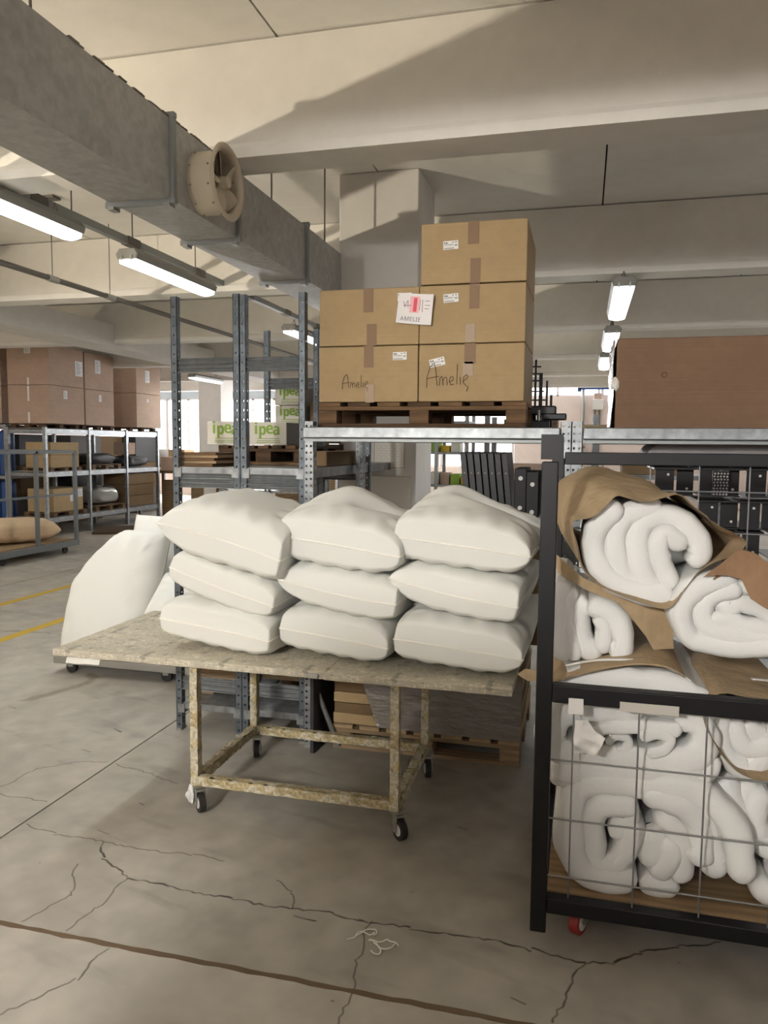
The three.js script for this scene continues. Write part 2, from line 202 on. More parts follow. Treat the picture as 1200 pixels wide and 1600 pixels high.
// ---------------------------------------------------------------- the hall: floor, walls, ceiling
const X0 = -15, X1 = 7, Z0 = -22, Z1 = 6, SLAB = 3.61;
function segDist(px, py, a, b) { const dx = b[0] - a[0], dy = b[1] - a[1], t = Math.max(0, Math.min(1, ((px - a[0]) * dx + (py - a[1]) * dy) / (dx * dx + dy * dy || 1))); return Math.hypot(px - a[0] - t * dx, py - a[1] - t * dy); }
const STAIN = [[-3.349, -3.938], [-3.293, -4.043], [-3.225, -4.168], [-3.184, -4.376], [-3.192, -4.493], [-3.288, -4.558]];
const floor = structure('floor');
{
  const N = 1400;
  // concrete of one 4 m slab: trowel clouds, grain, scuffs, stains and its cracks
  function slabTex(x0, z0, seed) {
    const c = fractal(seed, 3, 6, 0.55), d = fractal(seed + 5, 40, 3), e = fractal(seed + 9, 6, 3), stretch = fractal(seed + 17, 8, 4);
    const px = new Float32Array(N * N), brown = new Float32Array(N * N);
    for (let y = 0; y < N; y++) for (let x = 0; x < N; x++) {
      const u = x / N, v = y / N;
      const sc = stretch(u + v * 0.6, v * 5 - u * 1.5);
      px[y * N + x] = 0.93 + 0.32 * (c(u, v) - 0.5) + 0.17 * (d(u, v) - 0.5) - (sc > 0.66 ? (sc - 0.66) * 0.5 : 0);
      brown[y * N + x] = Math.max(0, e(u, v) - 0.5) * 0.35;
    }
    const paint = (ax, az, w, depth, b) => {
      const r = Math.max(0.8, w / 4 * N / 1000), cx = (ax - x0) / 4 * N, cz = (az - z0) / 4 * N;
      for (let y = Math.floor(cz - r - 1); y <= cz + r + 1; y++) for (let x = Math.floor(cx - r - 1); x <= cx + r + 1; x++) {
        if (x < 0 || y < 0 || x >= N || y >= N) continue;
        const k = Math.max(0, Math.min(1, r + 0.5 - Math.hypot(x - cx, y - cz)));
        const i = y * N + x; px[i] = Math.min(px[i], px[i] * (1 - k * depth)); brown[i] = Math.max(brown[i], k * b);
      }
    };
    const r = rng(seed * 3 + 1);
    const crack = (pts, w, depth, b, wob) => {
      for (let k = 0; k + 1 < pts.length; k++) {
        const [ax, az] = pts[k], [bx, bz] = pts[k + 1], len = Math.hypot(bx - ax, bz - az), n = Math.ceil(len / 0.0025);
        for (let i = 0; i < n; i++) {
          const t = i / n, s = k * 7 + t * len * 14, o = ((lattice1(s + 3.1) - 0.5) * 2 + (lattice1(s * 3.7) - 0.5)) * wob;
          paint(ax + (bx - ax) * t - (bz - az) / len * o, az + (bz - az) * t + (bx - ax) / len * o, w * (0.5 + lattice1(s * 2.3) * 1.1), depth, b);
        }
      }
    };
    for (const [pts, w] of CRACKS) crack(pts, w * 0.6, 0.28, 0.5, 0.012);
    crack(STAIN, 30, 0.006, 0.4, 0.02);
    for (let k = 0; k < 80; k++) { // scuffs and specks
      const ax = x0 + r() * 4, az = z0 + r() * 4, l = r() < 0.5 ? 0.004 : r() * 0.1, a = r() * 0.8 - 0.2;
      crack([[ax, az], [ax + Math.cos(a) * l, az + Math.sin(a) * l]], 0.8 + r() * 2.4, 0.12 + r() * 0.22, 0.3, 0.003);
    }
    const t = dataTex(N, (u, v, x, y) => { const i = (N - 1 - y) * N + x, k = px[i], b = Math.min(1, brown[i]); return [179 * k * (1 - 0.02 * b), 173 * k * (1 - 0.07 * b), 162 * k * (1 - 0.2 * b)]; });
    t.wrapS = t.wrapT = THREE.ClampToEdgeWrapping; return t;
  }
  const bump = greyTex(512, (u, v) => 0.5 * fC(u * 2, v * 2) + 0.5 * fA(u, v), 1);
  const near = { '1,3': 1, '2,3': 2, '1,4': 3, '2,4': 4 };
  const far = slabTex(-40, -40, 400);
  const mats = {};
  const xs = [X0 - 0.2, -10.244, -6.244, -2.244, 1.756, X1 + 0.2], zs = [Z0 - 0.2, -18.04, -14.04, -10.04, -6.04, -2.04, 1.96, Z1 + 0.2];
  const gap = 0.004;
  for (let i = 0; i + 1 < xs.length; i++) for (let j = 0; j + 1 < zs.length; j++) {
    const w = xs[i + 1] - xs[i] - gap * 2, d = zs[j + 1] - zs[j] - gap * 2;
    const isNear = (i === 2 || i === 3) && (j === 4 || j === 5);
    const map = isNear ? slabTex(xs[i], zs[j], 100 + i * 31 + j * 7) : far;
    const mat = isNear ? std({ map, roughness: 0.62, bumpMap: bump, bumpScale: 0.002 }) : (mats.far ??= std({ map: far, roughness: 0.62 }));
    part(floor, 'slab', new THREE.BoxGeometry(w, 0.2, d), mat, [(xs[i] + xs[i + 1]) / 2, -0.1, (zs[j] + zs[j + 1]) / 2]);
  }
  part(floor, 'joint_filler', new THREE.BoxGeometry(X1 - X0 + 0.4, 0.1, Z1 - Z0 + 0.4), std({ color: 0x4e4438, roughness: 1 }), [(X0 + X1) / 2, -0.057, (Z0 + Z1) / 2]);
  // the crumbled joint that runs across the front
  const jr = rng(5), js = new THREE.Shape(); const up = [], dn = [];
  for (let k = 0; k <= 80; k++) { const x = -2.24 + k * 0.05; up.push([x, 2.04 + 0.006 + jr() * 0.007]); dn.push([x, 2.04 - 0.006 - jr() * 0.007]); }
  js.moveTo(...up[0]); for (const p of up.slice(1)) js.lineTo(...p); for (const p of dn.reverse()) js.lineTo(...p);
  part(floor, 'joint_mortar', new THREE.ExtrudeGeometry(js, { depth: 0.003, bevelEnabled: false }), std({ color: 0x6b5a47, roughness: 1 }), [0, -0.0015, 0], [-Math.PI / 2, 0, 0]);
  for (const x of [-5.53, -4.53]) part(floor, 'painted_line', new THREE.BoxGeometry(0.10, 0.002, 9.9), M.yellow, [x, 0.001, -7.6 + 0.6]);
}
function wallBox(parent, name, x0, x1, y0, y1, z0, z1, mat) { return part(parent, name, metreUV(new THREE.BoxGeometry(x1 - x0, y1 - y0, z1 - z0)), mat, [(x0 + x1) / 2, (y0 + y1) / 2, (z0 + z1) / 2]); }
const T = 0.25;
// side wall: a band of windows lets the sun in beside and behind the camera
const wallLeft = structure('wall_left');
wallBox(wallLeft, 'wall_panel', X0 - T, X0, 0, 1.9, Z0, Z1, M.wall);
wallBox(wallLeft, 'wall_panel', X0 - T, X0, 2.85, SLAB, Z0, Z1, M.wall);
wallBox(wallLeft, 'wall_panel', X0 - T, X0, 1.9, 2.85, Z0, -4.6, M.wall);
wallBox(wallLeft, 'wall_panel', X0 - T, X0, 1.9, 2.85, 5.4, Z1, M.wall);
{
  const w = structure('window_1');
  for (let k = 0; k <= 5; k++) wallBox(w, 'frame', X0 - 0.16, X0 - 0.08, 1.9, 2.85, -4.6 + k * 2.0 - 0.03, -4.6 + k * 2.0 + 0.03, M.windowFrame);
  for (let k = 0; k < 5; k++) wallBox(w, 'pane', X0 - 0.125, X0 - 0.12, 1.9, 2.85, -4.57 + k * 2.0, -4.57 + k * 2.0 + 1.94, M.glass);
}
const wallRight = structure('wall_right'); wallBox(wallRight, 'wall_panel', X1, X1 + T, 0, SLAB, Z0, Z1, M.wall);
const wallFront = structure('wall_front'); wallBox(wallFront, 'wall_panel', X0 - T, X1 + T, 0, 2.3, Z1, Z1 + T, M.wall); wallBox(wallFront, 'wall_panel', X0 - T, X1 + T, 3.4, SLAB, Z1, Z1 + T, M.wall);
wallBox(wallFront, 'wall_panel', X0 - T, -9, 2.3, 3.4, Z1, Z1 + T, M.wall); wallBox(wallFront, 'wall_panel', 5, X1 + T, 2.3, 3.4, Z1, Z1 + T, M.wall);
for (let k = 0; k < 4; k++) { // long row of unseen windows added behind the viewer as fill light
  const a = -9 + k * 3.5, w = structure(`window_${20 + k}`);
  for (let q = 0; q < 2; q++) wallBox(w, 'window_pane', a + 0.04 + q * 1.75, a + 1.72 + q * 1.75, 2.34, 3.36, Z1 + 0.1, Z1 + 0.12, M.windowGlow);
  for (const x of [a + 0.02, a + 1.75, a + 3.48]) wallBox(w, 'frame', x - 0.03, x + 0.03, 2.3, 3.4, Z1 + 0.04, Z1 + 0.14, M.windowFrame);
  const l = new THREE.RectAreaLight(DAY_COLOR, FRONT_FILL, 3.4, 1.0); l.position.set(a + 1.75, 2.85, Z1 + 0.08); l.lookAt(a + 1.75, 2.85, 0); w.add(l);
}
// far wall with its daylight windows
const wallBack = structure('wall_back');
wallBox(wallBack, 'wall_panel', X0 - T, X1 + T, 0, 1.0, Z0 - T, Z0, M.wall);
wallBox(wallBack, 'wall_panel', X0 - T, X1 + T, 3.5, SLAB, Z0 - T, Z0, M.wall);
wallBox(wallBack, 'wall_panel', -1.9, X1 + T, 1.0, 3.0, Z0 - T, Z0, M.wall);
wallBox(wallBack, 'blind_band', X0 - T, -1.9, 3.0, 3.5, Z0 - T, Z0 - 0.05, M.blind);
let windowNo = 1;
for (const [a, b, y0, y1] of [[-15, -12.9, 1, 3], [-12.8, -10.7, 1, 3], [-10.6, -8.5, 1, 3], [-8.4, -6.3, 1, 3], [-6.2, -4.1, 1, 3], [-4.0, -1.95, 1, 3], [-1.85, 0.35, 3, 3.5], [0.45, 2.6, 3, 3.5], [2.7, 6.9, 3, 3.5]]) {
  const w = structure(`window_${++windowNo}`);
  const n = y1 > 3 ? 2 : 3, s = (b - a) / n;
  for (let k = 0; k < n; k++) wallBox(w, 'window_pane', a + k * s + 0.03, a + (k + 1) * s - 0.03, y0 + 0.04, y1 - 0.04, Z0 - 0.14, Z0 - 0.12, M.windowGlow);
  for (let k = 0; k <= n; k++) wallBox(w, 'frame', a + k * s - 0.03, a + k * s + 0.03, y0, y1, Z0 - 0.16, Z0 - 0.06, M.windowFrame);
  for (const y of [y0, y1]) wallBox(w, 'frame', a, b, y - 0.04, y + 0.04, Z0 - 0.16, Z0 - 0.06, M.windowFrame);
  const l = new THREE.RectAreaLight(DAY_COLOR, WINDOW_LIGHT, b - a - 0.1, y1 - y0 - 0.1);
  l.position.set((a + b) / 2, (y0 + y1) / 2, Z0 - 0.1); l.lookAt((a + b) / 2, (y0 + y1) / 2, Z0 + 5); w.add(l); // parented at the origin group
}
// wall fittings seen far away beside the cartons
{
  const b = thing('wall_rail', 'blue bar fixed high on the far pink wall', 'rail', [0.34, 3.2, Z0 + 0.3]);
  part(b, 'bar', box(1.15, 0.09, 0.06), M.blue, [0.05, 0, 0]); part(b, 'upright_piece', box(0.1, 0.3, 0.06), M.blue, [-0.5, 0.05, 0.0]); part(b, 'bracket', box(0.06, 0.06, 0.32), M.blue, [0.3, 0, -0.15]); part(b, 'bracket', box(0.06, 0.06, 0.32), M.blue, [-0.5, 0, -0.15]);
  const c = thing('junction_box', 'small grey electrical box with conduits on the far wall', 'box', [0.33, 2.62, Z0 + 0.02]);
  part(c, 'housing', box(0.3, 0.28, 0.14, 0.02), M.whitePlastic, [0, 0.14, 0.07]); part(c, 'cover', box(0.2, 0.16, 0.02, 0.005), M.cardPink, [0, 0.37, 0.05]);
  part(c, 'conduit', cylBetween([-0.07, -1.6, 0.05], [-0.07, 0.02, 0.05], 0.025), M.rod); part(c, 'conduit', cylBetween([0.05, -1.6, 0.05], [0.05, 0.02, 0.05], 0.025), M.rod);
  const p = thing('wall_pipe', 'vertical steel pipe on the far wall beside the blue bar', 'pipe', [-0.06, 0, Z0 + 0.1]);
  part(p, 'pipe_run', cylBetween([0, 0, 0], [0, 3.6, 0], 0.05), M.zinc); part(p, 'clamp', box(0.16, 0.06, 0.2), M.rod, [0, 3.25, -0.02]); part(p, 'clamp', box(0.16, 0.06, 0.2), M.rod, [0, 1.6, -0.02]);
  const h = thing('conveyor_pipe', 'thin horizontal pipe crossing the far window strip', 'pipe', [0, 3.42, Z0 + 0.35]);
  part(h, 'pipe_run', cylBetween([-4, 0, 0], [3.5, 0, 0], 0.035), M.rod); for (const x of [-3, 0.2, 2.8]) part(h, 'bracket', box(0.04, 0.04, 0.36), M.rod, [x, 0, -0.18]);
}
// ceiling: precast panels between cross beams, thin open joints
const ceiling = structure('ceiling');
{
  const px = [X0 - T]; for (let k = -8; k <= 5; k++) px.push(-1.53 + k * 1.62); px.push(X1 + T);
  const pz = [Z0 - T, -19.2, -16.1, -13.0, -9.9, -6.8, -3.7, -0.6, 2.5, Z1 + T];
  for (let i = 0; i + 1 < px.length; i++) for (let j = 0; j + 1 < pz.length; j++) wallBox(ceiling, 'ceiling_panel', px[i] + 0.006, px[i + 1] - 0.006, SLAB, SLAB + 0.1, pz[j] + 0.004, pz[j + 1] - 0.004, M.paint);
  wallBox(ceiling, 'roof_deck', X0 - T, X1 + T, SLAB + 0.03, SLAB + 0.3, Z0 - T, Z1 + T, M.groove);
}
const BEAM_Y = 3.04;
[-19.2, -16.1, -13.0, -9.9, -6.8, -3.7, -0.6, 2.5].forEach((z, k) => {
  const s = new THREE.Shape(); // inverted tee with a chamfered lower flange
  [[0, BEAM_Y], [0, BEAM_Y + 0.05], [-0.012, BEAM_Y + 0.075], [-0.012, SLAB - 0.008], [-0.23, SLAB - 0.008], [-0.23, BEAM_Y + 0.075], [-0.245, BEAM_Y + 0.05], [-0.245, BEAM_Y]].forEach((p, i) => i ? s.lineTo(...p) : s.moveTo(...p));
  const x0 = k < 8 ? X0 : X0, g = metreUV(new THREE.ExtrudeGeometry(s, { depth: X1 - x0, bevelEnabled: false }).rotateY(-Math.PI / 2).translate(X1, 0, z));
  const b = structure('ceiling_beam'); part(b, 'beam_body', g, M.paint);
});
// long beam over the far aisle, below the cross beams
{
  const b = structure('ceiling_beam');
  wallBox(b, 'beam_body', -7.1, -6.6, 2.98, 3.30, Z0, Z1, M.column);
  wallBox(b, 'beam_flange', -7.12, -6.58, 2.98, 3.02, Z0, Z1, M.column);
}
function column(x, z, w, d) {
  const c = structure('column', [x, 0, z]); part(c, 'shaft', metreUV(new RoundedBoxGeometry(w, SLAB, d, 2, 0.012)), M.column, [0, SLAB / 2, 0]); return c;
}
column(-1.825 + 0.305, -5.94, 0.61, 0.6);
column(-9.25, -18.3, 0.62, 0.7);

// ---------------------------------------------------------------- duct with its fan
{
  const t = thing('air_duct', 'galvanised rectangular air duct hung under the ceiling with a fan', 'duct', [-1.96, 0, 0]);
  const W = 0.3, yb = 2.685, yt = 3.03, hw = W / 2;
  // one sheet-metal length; cross-broken sides stand a little proud in the middle
  function section(z0, z1, crown) {
    const P = [], push = (a, b, c) => P.push(...a, ...b, ...c);
    const c = [[-hw, yb], [hw, yb], [hw, yt], [-hw, yt]];
    for (let k = 0; k < 4; k++) {
      const [ax, ay] = c[k], [bx, by] = c[(k + 1) % 4], nx = (by - ay), ny = -(bx - ax), nl = Math.hypot(nx, ny);
      const A = [ax, ay, z0], B = [bx, by, z0], C = [bx, by, z1], D = [ax, ay, z1], O = [(ax + bx) / 2 + nx / nl * crown, (ay + by) / 2 + ny / nl * crown, (z0 + z1) / 2];
      push(A, B, O); push(B, C, O); push(C, D, O); push(D, A, O);
    }
    const g = new THREE.BufferGeometry(); g.setAttribute('position', new THREE.Float32BufferAttribute(P, 3)); g.computeVertexNormals();
    return metreUV(g, z0 * 0.37, z1);
  }
  const cuts = [1.4, -0.2, -1.66, -3.17, -3.84, -4.885, -6.4, -8.2];
  for (let k = 0; k + 1 < cuts.length; k++) part(t, 'duct_section', section(cuts[k], cuts[k + 1], k === 4 ? 0.016 : 0.004), M.duct);
  for (const z of cuts) {
    const f = []; for (const s of [-1, 1]) { f.push(boxAt(W + 0.05, 0.022, 0.028, 0, s > 0 ? yt + 0.011 : yb - 0.011, z), boxAt(0.022, yt - yb, 0.028, s * (hw + 0.011), (yb + yt) / 2, z)); }
    part(t, 'flange', merge(f), M.ductDark);
    for (const q of [-1, 1]) part(t, 'flange_clamp', box(0.03, 0.016, 0.05), M.zinc, [q * (hw - 0.01), yb - 0.028, z]);
  }
  part(t, 'seam_strip', boxAt(0.012, yt - yb, 0.02, hw + 0.004, (yb + yt) / 2, -1.73), M.ductDark);
  // ragged lagging along the upper edge
  const r = rng(9), L = [];
  for (let k = 0; k < 40; k++) { const z = -2.5 - r() * 1.1; L.push(boxAt(0.008 + r() * 0.012, 0.002 + r() * 0.007, 0.01 + r() * 0.05, hw - 0.005, yt + 0.004, z)); }
  part(t, 'dust_edge', merge(L), std({ color: 0x857d72, roughness: 1 })).userData.kind = 'stuff';
  for (const [x, z] of [[0.02, -4.62], [0.12, -5.35], [-0.1, -2.6], [0, -0.9]]) part(t, 'hanger_rod', cylBetween([x, yt, z], [x, SLAB, z], 0.006), M.rod);
  // the fan on the side of the duct: drum, flared mouth, hub and blades
  const fx = hw, fy = 2.835, fz = -3.45, R = 0.142;
  const drum = part(t, 'fan_housing', new THREE.CylinderGeometry(R, R, 0.12, 40, 1, true).rotateZ(Math.PI / 2), new THREE.MeshStandardMaterial({ color: 0xc6bba6, roughness: 0.5, side: THREE.DoubleSide }), [fx + 0.06, fy, fz]);
  for (let k = 0; k < 10; k++) for (const dx of [-0.045, 0.045]) { const a = k / 10 * Math.PI * 2; part(drum, 'rivet', new THREE.SphereGeometry(0.006, 8, 6), M.fanBlade, [dx, Math.cos(a) * R, Math.sin(a) * R]); }
  const prof = []; for (let k = 0; k <= 10; k++) { const a = k / 10 * Math.PI * 0.75; prof.push(new THREE.Vector2(R - 0.004 + 0.022 * (1 - Math.cos(a)), 0.03 * Math.sin(a))); }
  part(t, 'fan_mouth', new THREE.LatheGeometry(prof, 44).rotateZ(-Math.PI / 2), new THREE.MeshStandardMaterial({ color: 0xc6bba6, roughness: 0.5, side: THREE.DoubleSide }), [fx + 0.118, fy, fz]);
  part(t, 'fan_hub', new THREE.CylinderGeometry(0.026, 0.032, 0.06, 20).rotateZ(-Math.PI / 2), M.fan, [fx + 0.115, fy, fz]);
  part(t, 'fan_back', new THREE.CylinderGeometry(R - 0.002, R - 0.002, 0.01, 40).rotateZ(Math.PI / 2), std({ color: 0x7a7268, roughness: 0.8 }), [fx + 0.02, fy, fz]);
  for (let k = 0; k < 5; k++) {
    const s = new THREE.Shape(); s.moveTo(-0.012, 0.02); s.quadraticCurveTo(-0.05, 0.08, -0.052, 0.125); s.quadraticCurveTo(0, 0.142, 0.045, 0.128); s.quadraticCurveTo(0.03, 0.08, 0.012, 0.02);
    const g = new THREE.ExtrudeGeometry(s, { depth: 0.004, bevelEnabled: false }).rotateY(0.55).rotateY(Math.PI / 2).rotateX(k / 5 * Math.PI * 2 + 0.2);
    part(t, 'fan_blade', g, M.fan, [fx + 0.105, fy, fz]);
  }
}
// ---------------------------------------------------------------- fluorescent rows
function lampGeo() {
  const s = new THREE.Shape(); s.moveTo(-0.075, 0); s.lineTo(0.075, 0); s.lineTo(0.085, 0.03); s.lineTo(0.06, 0.062); s.lineTo(-0.06, 0.062); s.lineTo(-0.085, 0.03); s.closePath(); return s;
}
function ceilingLamp(x, y, z, len, label, group) {
  const t = thing('ceiling_lamp', label, 'lamp', [x, y, z], 0, group);
  const body = new THREE.ExtrudeGeometry(lampGeo(), { depth: len, bevelEnabled: true, bevelSize: 0.008, bevelThickness: 0.012, bevelSegments: 2 }).translate(0, 0.045, -len / 2);
  part(t, 'lamp_body', body, M.lampBody);
  const d = new THREE.Shape(); d.moveTo(-0.072, 0.052); d.lineTo(0.072, 0.052); d.lineTo(0.066, 0.014); d.quadraticCurveTo(0, -0.012, -0.066, 0.014); d.closePath();
  part(t, 'lamp_diffuser', new THREE.ExtrudeGeometry(d, { depth: len - 0.03, bevelEnabled: true, bevelSize: 0.006, bevelThickness: 0.012, bevelSegments: 2 }).translate(0, 0, -(len - 0.03) / 2), M.lampGlow);
  for (const s of [-1, 1]) for (const sx of [-1, 1]) part(t, 'clip', box(0.012, 0.035, 0.014), M.zinc, [sx * 0.04, 0.045, s * (len / 2 + 0.012)]);
  for (const s of [-1, 1]) part(t, 'hanger', merge([cylBetween([-0.03, 0.11, s * len * 0.36], [0, 0.19, s * len * 0.36], 0.004, 5), cylBetween([0.03, 0.11, s * len * 0.36], [0, 0.19, s * len * 0.36], 0.004, 5)]), M.rod);
  const l = new THREE.RectAreaLight(LAMP_COLOR, LAMP_POWER, 0.14, len - 0.04); l.position.set(0, -0.02, 0); l.rotation.x = -Math.PI / 2; t.add(l);
  return t;
}
const LL = 1.25, LY = 2.92;
ceilingLamp(-3.28, LY, -3.86, LL, 'lit tube lamp over the aisle, nearest the camera, cut by the frame', 'aisle tube lamps');
ceilingLamp(-3.31, LY, -5.78, LL, 'lit tube lamp hung from the rail over the aisle, second along', 'aisle tube lamps');
ceilingLamp(-3.45, LY, -9.35, LL, 'lit tube lamp half hidden behind rack posts beside the cartons', 'aisle tube lamps');
ceilingLamp(-3.45, LY, -12.6, LL, 'small far tube lamp at the end of the aisle rail', 'aisle tube lamps');
for (const [z, lb] of [[-6.9, 'largest lit tube lamp of the row above the big brown carton'], [-9.36, 'second lit tube lamp of the row above the big brown carton'], [-11.7, 'third and smallest lit tube lamp of the row above the big carton']]) ceilingLamp(0.26, 2.78, z, 1.4, lb, 'tube lamps above the big carton');
// further tube lamps, mostly out of frame, added to light the hall
for (const [x, z, lb] of [[-8.2, -8.5, 'added tube lamp above the cage trolley, outside the view'], [-11.5, -14, 'added tube lamp beyond the aisle shelving'], [4.2, -4, 'lit tube lamp beyond the big carton, outside the view'], [4.2, -9, 'second added tube lamp beyond the big carton, outside the view'], [-7.8, -15, 'small added tube lamp over the far workbench'], [1.6, 1.6, 'added tube lamp behind the viewer']]) ceilingLamp(x, LY, z, LL, lb, 'tube lamps added elsewhere in the hall');
// panel lamp added behind the viewer: its shadows run away under the trolley
{
  const t = thing('added_panel_lamp', 'added square panel lamp hung out of view behind the viewer', 'lamp', [-1.9, 2.9, 3.2]);
  const h = new THREE.Group(); h.name = 'lamp_head'; h.rotation.x = 40 * D2R; t.add(h);
  part(h, 'lamp_housing', box(0.44, 0.06, 0.44, 0.01), M.lampBody, [0, 0.05, 0]); part(h, 'lamp_panel', box(0.38, 0.02, 0.38), M.panelGlow, [0, 0.012, 0]);
  const l = new THREE.RectAreaLight(PANEL_COLOR, PANEL, 0.38, 0.38); l.position.set(0, -0.01, 0); l.rotation.x = -Math.PI / 2; h.add(l);
  for (const x of [-0.15, 0.15]) part(t, 'hanger_rod', cylBetween([x, 0.08, 0], [x, SLAB - 2.9, 0], 0.006), M.rod);
}
// unseen floodlight added for bounced sunlight; throws the duct's shadow along the beam
{
  const t = thing('added_floodlight', 'added warm floodlight on a low floor stand, out of view', 'lamp', [-10.3, 0, 3.0]);
  part(t, 'stand_foot', merge([boxAt(0.5, 0.03, 0.04, 0, 0.015, 0.18), boxAt(0.5, 0.03, 0.04, 0, 0.015, -0.18), boxAt(0.04, 0.03, 0.4, 0, 0.015, 0)]), M.rod);
  part(t, 'stand_post', cylBetween([0, 0.03, 0], [0, 0.34, 0], 0.018), M.rod);
  const aim = new THREE.Vector3(-1.0, 2.7, -3.7), at = new THREE.Vector3(-10.3, 0.42, 3.0), h = new THREE.Group(); h.name = 'lamp_head'; h.position.set(0, 0.42, 0); t.add(h);
  h.quaternion.setFromUnitVectors(new THREE.Vector3(0, 0, 1), aim.clone().sub(at).normalize());
  part(h, 'lamp_housing', box(0.34, 0.26, 0.08, 0.01), M.black, [0, 0, -0.05]); part(h, 'lamp_lens', box(0.3, 0.22, 0.01), M.floodGlow, [0, 0, 0]);
  const l = new THREE.SpotLight(FLOOD_COLOR, FLOOD, 0, 33 * D2R, 0.6, 2); l.position.set(-10.3, 0.42, 3.0).addScaledVector(aim.clone().sub(at).normalize(), 0.14); l.target.position.copy(aim); l.castShadow = true; l.shadow.radius = 6; scene.add(l, l.target);
}
{
  const t = thing('lamp_rail', 'grey steel trunking rail carrying the aisle tube lamps', 'rail', [-3.37, 3.115, 0]);
  const g = metreUV(new THREE.BoxGeometry(0.055, 0.05, 13.6)); part(t, 'trunking', g, M.ductDark, [0, 0, -9.9]);
  for (let k = 0; k < 12; k++) part(t, 'coupling', box(0.066, 0.06, 0.16), M.rod, [0, 0, -3.2 - k * 1.05]);
  for (const z of [-4.6, -5.32, -6.3, -8.9, -11.5, -14.6]) part(t, 'hanger_rod', cylBetween([0, 0.02, z], [0, SLAB - 3.115, z], 0.005), M.rod);
  part(t, 'hanger_foot', box(0.09, 0.02, 0.12), M.rod, [0, SLAB - 3.115 - 0.012, -4.6]);
  const u = thing('lamp_rail', 'thin cable conduit strung along the ceiling beyond the lamp rail', 'rail', [-4.3, 2.95, 0]);
  part(u, 'conduit', cylBetween([0, 0, -4.2], [0, 0, -17], 0.024, 10), M.rod);
  for (const z of [-5.6, -6.4, -9.2, -12]) { part(u, 'hanger_rod', cylBetween([0, 0, z], [0, SLAB - 2.95, z], 0.004, 5), M.rod); part(u, 'coupling', cylBetween([0, 0, z - 0.06], [0, 0, z + 0.06], 0.03), M.zinc); }
  part(u, 'hanger_foot', box(0.12, 0.02, 0.1), M.rod, [0, SLAB - 2.95 - 0.012, -5.6]);
  const v = thing('lamp_rail', 'thin rail joining the tube lamps above the big carton', 'rail', [0.26, 2.98, 0]);
  part(v, 'trunking', boxAt(0.035, 0.03, 6.6, 0, 0, -9.9), M.rod);
  for (const z of [-6.92, -10.02]) part(v, 'hanger_chain', cylBetween([0, 0, z], [0, BEAM_Y - 2.98, z], 0.006, 5), M.rod);
}

// ---------------------------------------------------------------- racks
// perforated angle upright: two flanges, each with a column of square holes
const uprightCache = {};
function uprightGeo(h, w = 0.048, holes = true) {
  const k = h + ',' + w + holes; if (uprightCache[k]) return uprightCache[k];
  const plate = () => {
    const s = new THREE.Shape(); s.moveTo(0, 0); s.lineTo(w, 0); s.lineTo(w, h); s.lineTo(0, h); s.closePath();
    if (holes) for (let y = 0.03; y < h - 0.02; y += w < 0.04 ? 0.05 : 0.034) for (const x of w < 0.04 ? [w * 0.5] : [w * 0.26, w * 0.74]) { const p = new THREE.Path(), a = w < 0.04 ? 0.005 : 0.0055; p.moveTo(x - a, y - a); p.lineTo(x - a, y + a); p.lineTo(x + a, y + a); p.lineTo(x + a, y - a); p.closePath(); s.holes.push(p); }
    return new THREE.ExtrudeGeometry(s, { depth: 0.003, bevelEnabled: false, curveSegments: 1 });
  };
  const front = plate().translate(-w / 2, 0, -0.003), side = plate().rotateY(Math.PI / 2).translate(-w / 2, 0, 0), side2 = plate().rotateY(Math.PI / 2).translate(w / 2 - 0.003, 0, 0);
  const g = holes ? merge([front, side, side2]) : merge([front, side]);
  return uprightCache[k] = metreUV(g, h, w);
}
// ribbed tie bar along x
const tieCache = {};
function tieGeo(len, h = 0.075) {
  const k = len + ',' + h; if (tieCache[k]) return tieCache[k];
  const s = new THREE.Shape(), n = 24; s.moveTo(0.004, -h / 2);
  for (let i = 0; i <= n; i++) { const y = -h / 2 + h * i / n; s.lineTo(0.010 + 0.007 * Math.cos(i / n * Math.PI * 6), y); }
  s.lineTo(-0.004, h / 2); s.lineTo(-0.004, -h / 2); s.closePath();
  return tieCache[k] = metreUV(new THREE.ExtrudeGeometry(s, { depth: len, bevelEnabled: false }).rotateY(-Math.PI / 2).translate(len / 2, 0, 0));
}
// frame: uprights at x0 and x1 in each z of zs; ties at heights; shelves
function rack(name, label, x0, x1, zs, H, opt = {}) {
  const t = thing(name, label, 'rack', [0, 0, 0], 0, opt.group);
  const holes = opt.holes !== false;
  zs.forEach((z, zi) => {
    for (const x of [x0 + 0.018, x1 - 0.018]) { const u = part(t, 'upright', uprightGeo(H, 0.036, holes), M.post, [x, 0, z]); part(u, 'foot', box(0.034, 0.012, 0.06), M.zinc, [0, 0.006, -0.02]); }
    for (const y of opt.ties ?? []) part(t, 'tie_bar', tieGeo(x1 - x0 - 0.07), M.steel, [(x0 + x1) / 2, y, z - 0.02]);
  });
  const za = zs[0], zb = zs[zs.length - 1];
  for (const y of opt.shelves ?? []) {
    const s = part(t, 'shelf', box(x1 - x0 - 0.01, 0.006, Math.abs(zb - za) - 0.02), opt.shelfMat ?? M.steel, [(x0 + x1) / 2, y - 0.003, (za + zb) / 2]);
    part(s, 'shelf_lip', box(x1 - x0 - 0.1, 0.032, 0.003), M.steel, [0, -0.016, Math.abs(zb - za) / 2 - 0.01]);
    for (const x of [x0 + 0.03, x1 - 0.03]) part(t, 'beam', box(0.04, 0.05, Math.abs(zb - za)), M.steel, [x, y - 0.03, (za + zb) / 2]);
  }
  return t;
}
